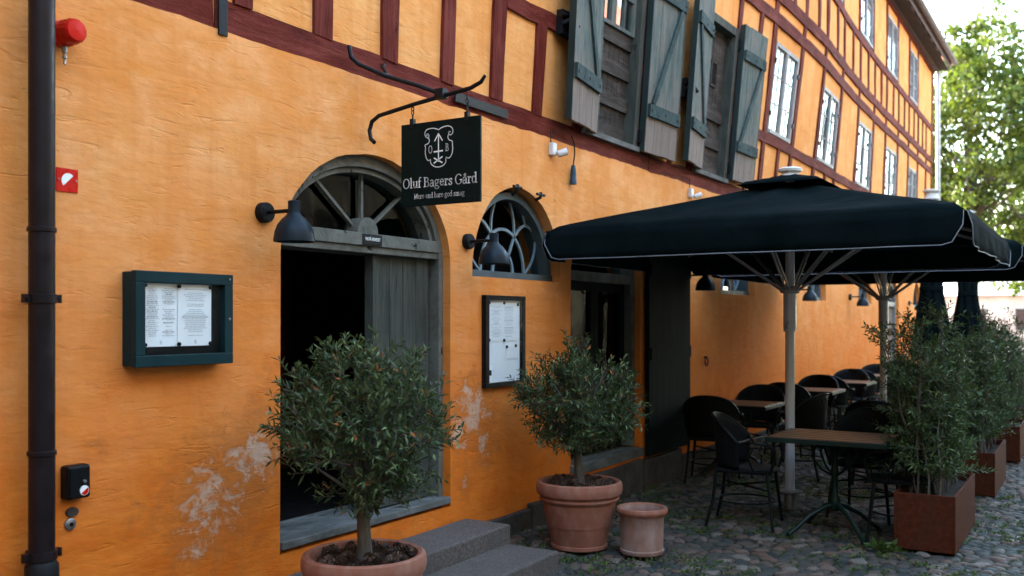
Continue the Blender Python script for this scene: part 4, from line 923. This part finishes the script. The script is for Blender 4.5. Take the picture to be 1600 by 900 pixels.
# ------------------------------------------------------------------ tables and chairs
def table(x, y, rz, label, lx=.72, ly=.88):
    e = empty('bistro_table', (x, y, 0), label, 'table', 'slatted bistro tables', rz)
    m = MB(); a, b = lx/2, ly/2
    n = 6; w_ = (lx-.05)/n
    for i in range(n): m.box(-a+.025+i*w_+.010, -a+.025+(i+1)*w_-.010, -b+.025, b-.025, .735, .755)
    m.build('tabletop', 'slat', e, bevel=.003)
    m = MB(); m.box(-a, a, -b, -b+.022, .715, .752); m.box(-a, a, b-.022, b, .715, .752); m.box(-a, -a+.022, -b+.022, b-.022, .715, .752); m.box(a-.022, a, -b+.022, b-.022, .715, .752)
    for yy in (-.2, .2): m.box(-a+.022, a-.022, yy-.02, yy+.02, .715, .733)
    m.build('edge_frame', 'table_green', e, bevel=.003)
    m = MB(); m.lathe([(.09, .70), (.05, .66), (.028, .62), (.026, .5), (.036, .47), (.026, .44), (.026, .30), (.042, .26), (.045, .2), (.03, .17)], n=20); m.lathe([(.15, .714), (.15, .70), (.09, .69)], n=20)
    for i in range(4):
        q = R(45+90*i); d = Vector((math.cos(q), math.sin(q), 0)); m.tube([d*.03+Vector((0, 0, .45)), d*.12+Vector((0, 0, .50)), d*.20+Vector((0, 0, .60)), d*.16+Vector((0, 0, .68)), d*.10+Vector((0, 0, .66))], .010, 8)
    m.build('pedestal', 'table_green', e)
    for i in range(4):
        q = R(45+90*i); d = Vector((math.cos(q), math.sin(q), 0)); m = MB()
        m.tube([d*.02+Vector((0, 0, .22)), d*.10+Vector((0, 0, .20)), d*.22+Vector((0, 0, .14)), d*.33+Vector((0, 0, .05)), d*.39+Vector((0, 0, .012))], [.022, .020, .017, .015, .018], 10); m.lathe([(0, 0), (.026, 0), (.028, .012), (.015, .022)], c=tuple(d*.39), n=12); m.build('foot', 'table_green', e)
    return e
def chair(x, y, rz, label):
    e = empty('wicker_armchair', (x, y, 0), label, 'chair', 'dark wicker armchairs', rz)
    m = MB(); S = []
    for i in range(32):
        q = 2*math.pi*i/32; c_, s_ = math.cos(q), math.sin(q); S.append((.235*math.copysign(abs(c_)**.6, c_), .23*math.copysign(abs(s_)**.6, s_)))
    vv = [(p[0], p[1], .435) for p in S]+[(p[0]*1.02, p[1]*1.02, .455) for p in S]+[(p[0]*.97, p[1]*.97, .468) for p in S]; n = 32
    m.add(vv, [(i, (i+1) % n, n+(i+1) % n, n+i) for i in range(n)]+[(n+i, n+(i+1) % n, 2*n+(i+1) % n, 2*n+i) for i in range(n)], True); m.add([(0, 0, .462)]+[(p[0]*.97, p[1]*.97, .468) for p in S], [(0, i+1, (i+1) % n+1) for i in range(n)]); m.add([(p[0], p[1], .435) for p in S], [tuple(range(n))]); m.build('seat', 'wicker', e)
    m = MB(); n = 24; rows = 8; vv = []
    def bk(u, f):    # u -1..1 round the back, f 0..1 upward
        q = math.pi+u*R(82); zt = .885-.20*abs(u)**2.4; rr = .25+.035*f; return Vector((.02+rr*math.cos(q)*1.0, rr*1.0*math.sin(q), .47+(zt-.47)*f))
    for i in range(n+1):
        for j in range(rows+1): vv.append(bk(-1+2*i/n, j/rows))
    m.add(vv, [(i*(rows+1)+j, (i+1)*(rows+1)+j, (i+1)*(rows+1)+j+1, i*(rows+1)+j+1) for i in range(n) for j in range(rows)], True)
    b_ = m.build('backrest', 'wicker', e); b_.modifiers.new('s', 'SOLIDIFY').thickness = .012
    m = MB(); m.tube([bk(-1+2*i/30, 1) for i in range(31)], .013, 8); m.build('back_frame', 'chair_metal', e)
    for s in (-1, 1):
        p = bk(s, 1); m = MB(); m.tube([p, (.12, s*.285, .69), (.22, s*.285, .675), (.265, s*.275, .63), (.255, s*.25, .55), (.225, s*.225, .44)], .012, 8); m.tube([(.10, s*.24, .46), (.06, s*.28, .56), (.10, s*.285, .64), (.17, s*.275, .60), (.16, s*.255, .53), (.12, s*.26, .55)], .007, 6); m.build('arm', 'chair_metal', e)
        m = MB(); m.tube([(.20, s*.20, .44), (.225, s*.225, .22), (.25, s*.25, .0)], [.015, .014, .013], 8); m.build('leg', 'chair_metal', e)
        m = MB(); m.tube([(-.20, s*.19, .46), (-.225, s*.20, .22), (-.28, s*.22, .0)], [.015, .014, .013], 8); m.build('leg', 'chair_metal', e)
    m = MB(); m.tube([(.235*math.cos(R(a)), .22*math.sin(R(a)), .20) for a in range(0, 360, 15)], .007, 6, closed=True); m.tube([(.21, -.21, .31), (-.21, .20, .31)], .008, 6); m.tube([(.21, .21, .325), (-.21, -.20, .325)], .008, 6); m.build('stretcher', 'chair_metal', e)
    return e
T0 = table(7.66, -2.14, 0, 'slatted bistro table beside the near rusty planter')
TS = [(10.15, -.52, 90, 'slatted table against the wall right behind the folded door leaf'), (10.45, -2.15, 0, 'slatted table beyond the near one, before the second parasol pole'),
      (12.6, -.62, 90, 'third wall side slatted table, seen between the two parasol poles'), (14.5, -.65, 90, 'slatted wall table whose top shows just left of the second pole'),
      (16.4, -.66, 90, 'slatted wall table just right of the second parasol pole'), (18.4, -.66, 90, 'farthest slatted table along the wall before the narrow door'), (13.6, -2.3, 0, 'slatted table hidden among the chairs behind the olive bushes')]
for x, y, r_, lb in TS: dup(T0, (x, y, 0), R(0 if r_ == 0 else 0), lb)
C0 = chair(7.62, -1.45, R(-90+8), 'dark wicker armchair on the wall side of the near slatted table')
CH = [(8.42, -2.22, 176, 'dark wicker armchair behind the near slatted table, facing the viewer'),
 (7.75, -2.62, 100, 'dark wicker armchair drawn in between the near table and the rusty planter'),
 (9.45, -.50, 10, 'dark wicker armchair in front of the folded door leaf, near side of the wall table'), (10.88, -.55, 184, 'dark wicker armchair on the far side of the first wall table'),
 (10.2, -1.22, 80, 'dark wicker armchair on the street side of the first wall table'),
 (9.75, -2.05, 5, 'dark wicker armchair on the near side of the table before the second pole'), (11.2, -2.2, 178, 'dark wicker armchair on the far side of the table before the second pole'),
 (11.9, -.6, 3, 'dark wicker armchair on the near side of the third wall table'), (13.3, -.6, 182, 'dark wicker armchair on the far side of the third wall table'),
 (13.8, -.65, -4, 'dark wicker armchair on the near side of the fourth wall table'), (15.2, -.62, 180, 'dark wicker armchair on the far side of the fourth wall table'),
 (15.7, -.66, 2, 'dark wicker armchair on the near side of the fifth wall table'), (17.1, -.62, 178, 'dark wicker armchair on the far side of the fifth wall table'),
 (17.7, -.66, 2, 'dark wicker armchair on the near side of the farthest wall table'), (19.1, -.62, 178, 'dark wicker armchair on the far side of the farthest wall table'),
 (12.9, -2.3, 2, 'dark wicker armchair on the near side of the table behind the bushes'), (14.3, -2.3, 180, 'dark wicker armchair on the far side of the table behind the bushes')]
for x, y, r_, lb in CH: dup(C0, (x, y, 0), R(r_), lb)

# ------------------------------------------------------------------ foliage
def leaves(P, Dr, Nn, L, Wd, fold=.25):
    """P base points, Dr directions, Nn face normals, L lengths, Wd widths -> folded diamond leaves"""
    S = np.cross(Dr, Nn); S /= np.linalg.norm(S, axis=1, keepdims=True)+1e-9; Nn = np.cross(S, Dr)
    mid = P+Dr*L[:, None]*.5; a = mid+S*Wd[:, None]/2+Nn*Wd[:, None]*fold; b = mid-S*Wd[:, None]/2+Nn*Wd[:, None]*fold; tip = P+Dr*L[:, None]-Nn*L[:, None]*.08
    V = np.stack([P, a, tip, b], 1).reshape(-1, 3); i = np.arange(len(P))*4
    Fc = np.concatenate([np.stack([i, i+1, i+2], 1), np.stack([i, i+2, i+3], 1)]); return V, Fc
def unit(v): return v/(np.linalg.norm(v, axis=-1, keepdims=True)+1e-9)
def sprays(starts, dirs, lens, per, leafL, leafW, r_):
    """twigs with paired leaves; returns leaf arrays and twig polylines"""
    Ps, Ds, Ns, Ls, Ws, tw = [], [], [], [], [], []
    for p, d, l in zip(starts, dirs, lens):
        c = unit(r_.normal(size=3)); pts = [p+d*l*t_+c*l*.12*t_*t_ for t_ in np.linspace(0, 1, 5)]; tw.append(pts)
        n = max(3, int(per*l)); tt = np.linspace(.12, 1, n); base = p+d*l*tt[:, None]+c*l*.12*(tt**2)[:, None]
        ax_ = unit(np.cross(d, [0.3, .2, 1.])); 
        for s in (-1, 1):
            rot = r_.uniform(0, 1)*3; an = rot+np.arange(n)*1.57
            bx_ = np.cross(d, ax_); sd_ = ax_*np.cos(an)[:, None]*s+bx_*np.sin(an)[:, None]*s
            dd = unit(d*.75+sd_*.85+r_.normal(size=(n, 3))*.22+np.array([0, 0, .10])); Ps.append(base); Ds.append(dd); Ns.append(unit(np.array([0, 0, 1.])+r_.normal(size=(n, 3))*.45-0*sd_)); Ls.append(leafL*r_.uniform(.6, 1.2, n)*(1-.3*tt)); Ws.append(leafW*r_.uniform(.75, 1.2, n))
    return [np.concatenate(q) for q in (Ps, Ds, Ns, Ls, Ws)], tw
def olive_pot(x, y, s, label, cz, rx, rz, seed, nt_, stickers):
    r_ = np.random.default_rng(seed); e = empty('potted_olive_tree', (x, y, 0), label, 'potted tree')
    m = MB(); k = s
    m.lathe([(0, .0), (.195*k, .0), (.205*k, .008), (.206*k, .03), (.200*k, .035), (.232*k, .16), (.234*k, .168), (.238*k, .168), (.270*k, .335), (.285*k, .345), (.292*k, .36), (.285*k, .372), (.290*k, .385), (.307*k, .395), (.314*k, .42), (.314*k, .45), (.307*k, .475), (.290*k, .485), (.272*k, .478), (.262*k, .45), (.25*k, .40)], n=72); m.build('pot', 'terra', e)
    m = MB(); m.lathe([(.262*k, .425), (.2*k, .435), (.1*k, .45), (0, .455)], n=32); m.build('soil', 'soil', e)
    # cone and bark mulch
    m = MB()
    for i in range(95):
        a = r_.uniform(0, 6.28); q = .235*k*math.sqrt(r_.uniform(.02, 1)); sz = r_.uniform(.018, .034); c = Vector((q*math.cos(a), q*math.sin(a), .45+r_.uniform(0, .018))); mt = Matrix.Translation(c) @ Matrix.Rotation(r_.uniform(0, 6.28), 4, 'Z') @ Matrix.Rotation(r_.uniform(.3, 1.6), 4, 'Y')
        for j in range(30):
            t_ = j/30; an = j*2.4; rr = sz*math.sin(math.pi*(.12+.8*t_))*.95; z = (t_-.5)*sz*2.1; d = Vector((math.cos(an), math.sin(an), .5)).normalized(); s_ = Vector((-math.sin(an), math.cos(an), 0)); p = Vector((rr*.35*math.cos(an), rr*.35*math.sin(an), z)); wd = sz*.34
            m.add([mt @ p, mt @ (p+d*rr*.75+s_*wd), mt @ (p+d*rr), mt @ (p+d*rr*.75-s_*wd), mt @ (p-Vector((0, 0, sz*.2)))], [(0, 1, 2), (0, 2, 3), (4, 2, 1), (4, 3, 2)])
    mu = m.build('cone_mulch', 'cone', e); mu['kind'] = 'stuff'
    # trunk & limbs
    m = MB(); tz = cz-rz*.72; lean = r_.normal(size=2)*.015
    m.tube([(0, 0, .42), (.006, .004, .52), (lean[0], lean[1], tz*.9), (lean[0]*1.5, lean[1]*1.5, tz+.05)], [.047, .036, .032, .030], 14)
    base = np.array([lean[0]*1.5, lean[1]*1.5, tz+.02]); C = np.array([0, 0, cz])
    limbs = []
    for i in range(16):
        d = unit(r_.normal(size=3)*[1, 1, .8]+[0, 0, .35]); end = C+d*[rx*.75, rx*.75, rz*.75]; md = base*.5+end*.5+r_.normal(size=3)*.03+[0, 0, .02]; limbs.append((base, md, end)); m.tube([Vector(base), Vector(md), Vector(end)], [.016, .010, .005], 6)
    st, dr, ln = [], [], []
    while len(st) < nt_:
        d = unit(r_.normal(size=3)); lump = 1+.16*noise.noise(Vector(d*2.2)+Vector((seed, 0, 0)))+.08*noise.noise(Vector(d*5)); rad = r_.uniform(.30, 1)**.55*lump*.90
        p = C+d*[rx, rx, rz]*rad
        if noise.noise(Vector(p*3.8)+Vector((seed*3, 0, 0))) < -.13 and rad > .5: continue
        up = unit(d*.9+[0, 0, .55]+r_.normal(size=3)*.45); L = r_.uniform(.09, .17); st.append(p-up*L*.6); dr.append(up); ln.append(L)
    for (dx, dy, dz, L) in stickers:
        for q in range(7):
            d = unit(np.array([dx, dy, dz])+r_.normal(size=3)*.14); st.append(C+d*[rx, rx, rz]*.72); dr.append(unit(d*.7+[0, 0, .35]+r_.normal(size=3)*.18)); ln.append(L*r_.uniform(.6, 1))
    arr, tw = sprays(st, dr, ln, 48, .070, .0145, r_); V, Fc = leaves(*arr); arrmesh('foliage', V, Fc, 'olive', e)
    for p in tw: m.tube([Vector(q) for q in p], [.0028, .0025, .0022, .0018, .001], 4, cap=False)
    m.build('trunk', 'bark', e)
    return e
# right = (sin,-cos) in plan for the camera; left direction in world ~ (-.52,.85)
olive_pot(3.73, -.74, 1.0, 'potted olive tree in the bigger foreground pot before the dark entrance', 1.105, .475, .44, 11, 600, [(-.50, .80, -.15, .2), (-.45, .75, .45, .2), (-.1, .2, 1, .2), (.3, -.5, .8, .17), (.5, -.8, -.2, .16), (-.2, .5, .9, .2)])
olive_pot(6.22, -.66, 1.0, 'potted olive tree beside the small empty terracotta pot', 1.05, .475, .41, 23, 560, [(-.50, .80, .35, .2), (-.45, .75, .05, .18), (0, .1, 1, .22), (.4, -.7, -.2, .18), (.45, -.7, .5, .16)])
e = empty('terracotta_pot', (6.30, -1.12, 0), 'small empty lime bloomed terracotta pot on the cobbles', 'pot')
m = MB(); m.lathe([(0, 0), (.150, 0), (.156, .008), (.157, .028), (.150, .034), (.152, .17), (.156, .255), (.162, .262), (.164, .272), (.170, .278), (.178, .290), (.180, .305), (.174, .318), (.160, .322), (.150, .312), (.146, .28), (.142, .05), (0, .05)], n=64); m.build('body', 'terra_old', e)
m = MB(); m.lathe([(.1585, .262), (.1655, .272), (.172, .279), (.1805, .291), (.1822, .305), (.175, .3205), (.160, .3245), (.149, .314)], n=64); m.build('rim', 'terra', e)

# corten planters with tall olive shrubs
def planter(x0, x1, y0, y1, h, label):
    e = empty('steel_planter', ((x0+x1)/2, (y0+y1)/2, 0), label, 'planter', 'rusty steel planters'); a, b = (x1-x0)/2, (y1-y0)/2; t_ = .022
    m = MB(); m.box(-a, a, -b, -b+t_, .0, h); m.box(-a, a, b-t_, b, .0, h); m.box(-a, -a+t_, -b+t_, b-t_, .0, h-.001); m.box(a-t_, a, -b+t_, b-t_, .0, h-.001); m.build('box', 'corten', e, bevel=.004)
    m = MB(); n = 10; vv = [(-a+t_+(2*a-2*t_)*i/n, -b+t_+(2*b-2*t_)*j/4, h-.06+random.uniform(-.012, .012)) for i in range(n+1) for j in range(5)]; m.add(vv, [(i*5+j, (i+1)*5+j, (i+1)*5+j+1, i*5+j+1) for i in range(n) for j in range(4)], True); m.build('soil', 'soil', e); return e
def shrub(x, y, z, lx, ly, top, label, seed, ns, per=48, leafL=.066):
    r_ = np.random.default_rng(seed); e = empty('olive_shrub', (x, y, z), label, 'shrub', 'olive shrubs in the steel planters'); st, dr, ln = [], [], []; m = MB()
    for i in range(ns):
        b = np.array([r_.uniform(-lx/2, lx/2)*.85, r_.uniform(-ly/2, ly/2)*.6, 0]); hgt = top*r_.uniform(.45, 1)**.8; sp = np.array([r_.normal()*.15+b[0]*.3, r_.normal()*.13+b[1]*.6, 0])
        pts = [b+np.array([0, 0, hgt*t_])+sp*t_**1.5+r_.normal(size=3)*.012 for t_ in np.linspace(0, 1, 7)]; m.tube([Vector(p) for p in pts], [.009, .008, .0065, .0055, .0045, .0035, .002], 5)
        for q in range(int(8+hgt*18)):
            t_ = r_.uniform(.12, 1)**1.0; k = t_*6; i0 = min(int(k), 5); p = pts[i0]+(pts[i0+1]-pts[i0])*(k-i0); d = unit(np.array([r_.normal(), r_.normal(), r_.uniform(.1, 1.2)])*[1, 1, .8]); st.append(p); dr.append(d); ln.append(r_.uniform(.10, .26)*(1.15-.35*t_))
    arr, tw = sprays(st, dr, ln, per, leafL, .0145, r_); V, Fc = leaves(*arr); arrmesh('foliage', V, Fc, 'olive_b', e)
    for p in tw: m.tube([Vector(q) for q in p], [.003, .0027, .0023, .0018, .001], 4, cap=False)
    m.build('stems', 'bark', e); return e
PL = [(7.38, 8.60, -3.03, -2.62), (9.98, 11.2, -3.06, -2.65), (12.6, 13.8, -3.10, -2.69), (15.2, 16.4, -3.12, -2.71)]
PLl = ['near rusty steel planter at the lower right corner of the terrace', 'second rusty steel planter, half behind the near one', 'third rusty steel planter at the right edge of the picture', 'farthest rusty steel planter at the right edge']
for i, (a, b, c, d) in enumerate(PL): planter(a, b, c, d, .405, PLl[i])
SHl = ['tall olive shrub growing from the near rusty planter', 'tall olive shrub growing from the second rusty planter', 'tall olive shrub in the third planter at the right edge', 'olive shrub in the farthest planter at the right edge']
shrub(7.98, -2.80, .34, 1.1, .38, 1.36, SHl[0], 5, 38); shrub(10.55, -2.85, .34, 1.1, .38, 1.36, SHl[1], 6, 26); shrub(13.2, -2.88, .34, 1.1, .38, 1.30, SHl[2], 8, 20, 34, .075); shrub(15.8, -2.9, .34, 1.1, .38, 1.2, SHl[3], 9, 18, 30, .08)

# weeds in the joints
r_ = np.random.default_rng(4); Ps, Ds = [], []
for i in range(2600):
    x = r_.uniform(5.2, 14); y = -r_.uniform(.1, 4.2)
    if noise.noise(Vector((x*1.1, y*1.1, 4))) < -.05 or (x < 5.8 and y > -1): continue
    n = r_.integers(5, 16); Ps.append(np.stack([x+r_.normal(size=n)*.022, y+r_.normal(size=n)*.022, np.full(n, -.012)], 1)); Ds.append(unit(r_.normal(size=(n, 3))*[.9, .9, .2]+[0, 0, .7]))
n = 46; Ps.append(np.stack([7.30+r_.normal(size=n)*.04, -2.56+r_.normal(size=n)*.04, np.full(n, 0.)], 1)); Ds.append(unit(r_.normal(size=(n, 3))*[1, 1, .2]+[0, 0, .7]))
P_ = np.concatenate(Ps); D_ = np.concatenate(Ds); n = len(P_); Ln = r_.uniform(.015, .038, n); Ln[-46:] = r_.uniform(.05, .10, 46); V, Fc = leaves(P_, D_, unit(r_.normal(size=(n, 3))+[0, 0, 1.5]), Ln, Ln*.42)
tag(arrmesh('joint_weeds', V, Fc, 'grass'), 'small green weeds growing in the joints between the cobblestones', 'weeds', kind='stuff')
# fallen leaves
n = 260; P_ = np.stack([r_.uniform(4.5, 13, n), -r_.uniform(.1, 4.4, n), np.full(n, .008)], 1); D_ = unit(r_.normal(size=(n, 3))*[1, 1, .1]); Ln = r_.uniform(.02, .045, n); V, Fc = leaves(P_, D_, unit(r_.normal(size=(n, 3))*.3+[0, 0, 1]), Ln, Ln*.35)
M['dry'] = leafmat('dry leaves', (.10, .05, .02), (.2, .12, .05), (.3, .22, .1), (.3, .2, .1)); tag(arrmesh('fallen_leaves', V, Fc, 'dry'), 'dry narrow leaves scattered over the cobblestones', 'fallen leaves', kind='stuff')

# ------------------------------------------------------------------ trees and houses at the end of the street
def bigtree(x, y, C, rad, seed, label, n_cl, per, lsz, th=.28):
    r_ = np.random.default_rng(seed); e = empty('street_tree', (x, y, 0), label, 'tree'); m = MB(); C = np.array(C)-[x, y, 0]; rad = np.array(rad)
    m.tube([(0, 0, -.1), (.1, 0, 1.5), (0, .1, C[2]-rad[2]*.5), tuple(C*[.6, .6, 1])], [th*1.3, th, th*.8, th*.4], 12)
    cl = []
    while len(cl) < n_cl:
        d = unit(r_.normal(size=3)); q = r_.uniform(.15, 1)**.5*(1+.22*noise.noise(Vector(d*2.5)+Vector((seed, 1, 0)))); p = C+d*rad*q
        if noise.noise(Vector(p*.42)+Vector((seed, 0, 3))) < -.10: continue
        cl.append(p)
    for p in cl[::9]: b = np.array([0, 0, C[2]-rad[2]*r_.uniform(.2, .8)]); m.tube([Vector(b), Vector(b*.5+p*.5+[0, 0, .3]), Vector(p)], [th*.3, th*.16, .03], 5)
    m.build('trunk', 'bark', e); Ps, Ds = [], []
    for p in cl:
        k = per; s = r_.uniform(.35, .8); Ps.append(p+r_.normal(size=(k, 3))*s*[.55, .55, .34]); Ds.append(unit(r_.normal(size=(k, 3))+[0, 0, -.3]))
    P_ = np.concatenate(Ps); D_ = np.concatenate(Ds); k = len(P_); Ln = lsz*r_.uniform(.6, 1.3, k); V, Fc = leaves(P_, D_, unit(r_.normal(size=(k, 3))*.6+[0, 0, 1]), Ln, Ln*.62, .1); arrmesh('crown', V, Fc, 'bigleaf', e)
bigtree(47.5, 1.0, (46.5, .6, 9.2), (5.2, 4.2, 5.6), 3, 'tall yellow green street tree beyond the far corner of the house', 430, 62, .26)
bigtree(60, -2.0, (60, -2.0, 7.5), (5.5, 4.5, 5), 5, 'smaller green tree at the right edge, farther down the street', 260, 50, .30)
def far_house(x0, x1, y0, y1, hw, hr, wall, roofm, label, wins, ridge_x=False, name='far_house', unseen_blocker=None):
    e = empty(name, ((x0+x1)/2, (y0+y1)/2, 0), label, 'house'); a, b = (x1-x0)/2, (y1-y0)/2
    m = MB(); m.box(-a, a, -b, b, 0, hw); m.build('wall', wall, e)
    m = MB()
    if ridge_x: m.add([(-a-.4, -b-.4, hw-.05), (a+.4, -b-.4, hw-.05), (a+.4, 0, hr), (-a-.4, 0, hr), (a+.4, b+.4, hw-.05), (-a-.4, b+.4, hw-.05)], [(0, 1, 2, 3), (3, 2, 4, 5), (0, 3, 5), (1, 4, 2)])
    else: m.add([(-a-.4, -b-.4, hw-.05), (-a-.4, b+.4, hw-.05), (0, b+.4, hr), (0, -b-.4, hr), (a+.4, b+.4, hw-.05), (a+.4, -b-.4, hw-.05)], [(0, 1, 2, 3), (3, 2, 4, 5), (0, 3, 5), (1, 4, 2)])
    m.build('roof', roofm, e)
    for (side, p, z, w_, h_) in wins:
        f = MB(); g = MB()
        if side == 'x': f.box(-a-.04, -a+.02, p-w_/2-.06, p+w_/2+.06, z-.06, z+h_+.06); g.box(-a-.06, -a-.042, p-w_/2, p+w_/2, z, z+h_)
        else: f.box(p-w_/2-.06, p+w_/2+.06, b-.02, b+.04, z-.06, z+h_+.06); g.box(p-w_/2, p+w_/2, b+.042, b+.06, z, z+h_)
        fo = f.build('window', 'sash', e); g.build('pane', 'dark_glass', fo)
    if unseen_blocker: m = MB(); m.box(*unseen_blocker, 0, hw+1.5); m.build('wing', wall, e)  # unseen block added behind the camera to cut low light under the parasols
    m = MB(); m.box(-.4, .4, -.3, .3, hr-.8, hr+.9); m.build('chimney', 'tiles', e)
far_house(74, 82, -6, 9, 3.4, 6.2, 'far_pink', 'far_roof', 'low pink house with a pale roof beyond the olive shrubs at the right edge', [('x', -4, 1, 1.1, 1.4), ('x', -1, 1, 1.1, 1.4), ('x', 2, 1, 1.1, 1.4), ('x', 5, 1, 1.1, 1.4)])
w2 = [('y', -12+i*2.4, z, 1.1, 1.5) for i in range(10) for z in (1.1, 4.1)]
far_house(-16, 14, -24, -13, 10.6, 15.5, 'opp_wall', 'tiles', 'grey brown rendered house across the street, seen only as reflections in the windows', w2, True, 'opposite_house', (-14, -8, 5.51, 30))
far_house(14.5, 46, -25, -13.5, 10.2, 15, 'opp_wall_b', 'tiles', 'olive grey rendered house across the street, seen only as reflections in the windows', w2, True, 'opposite_house')
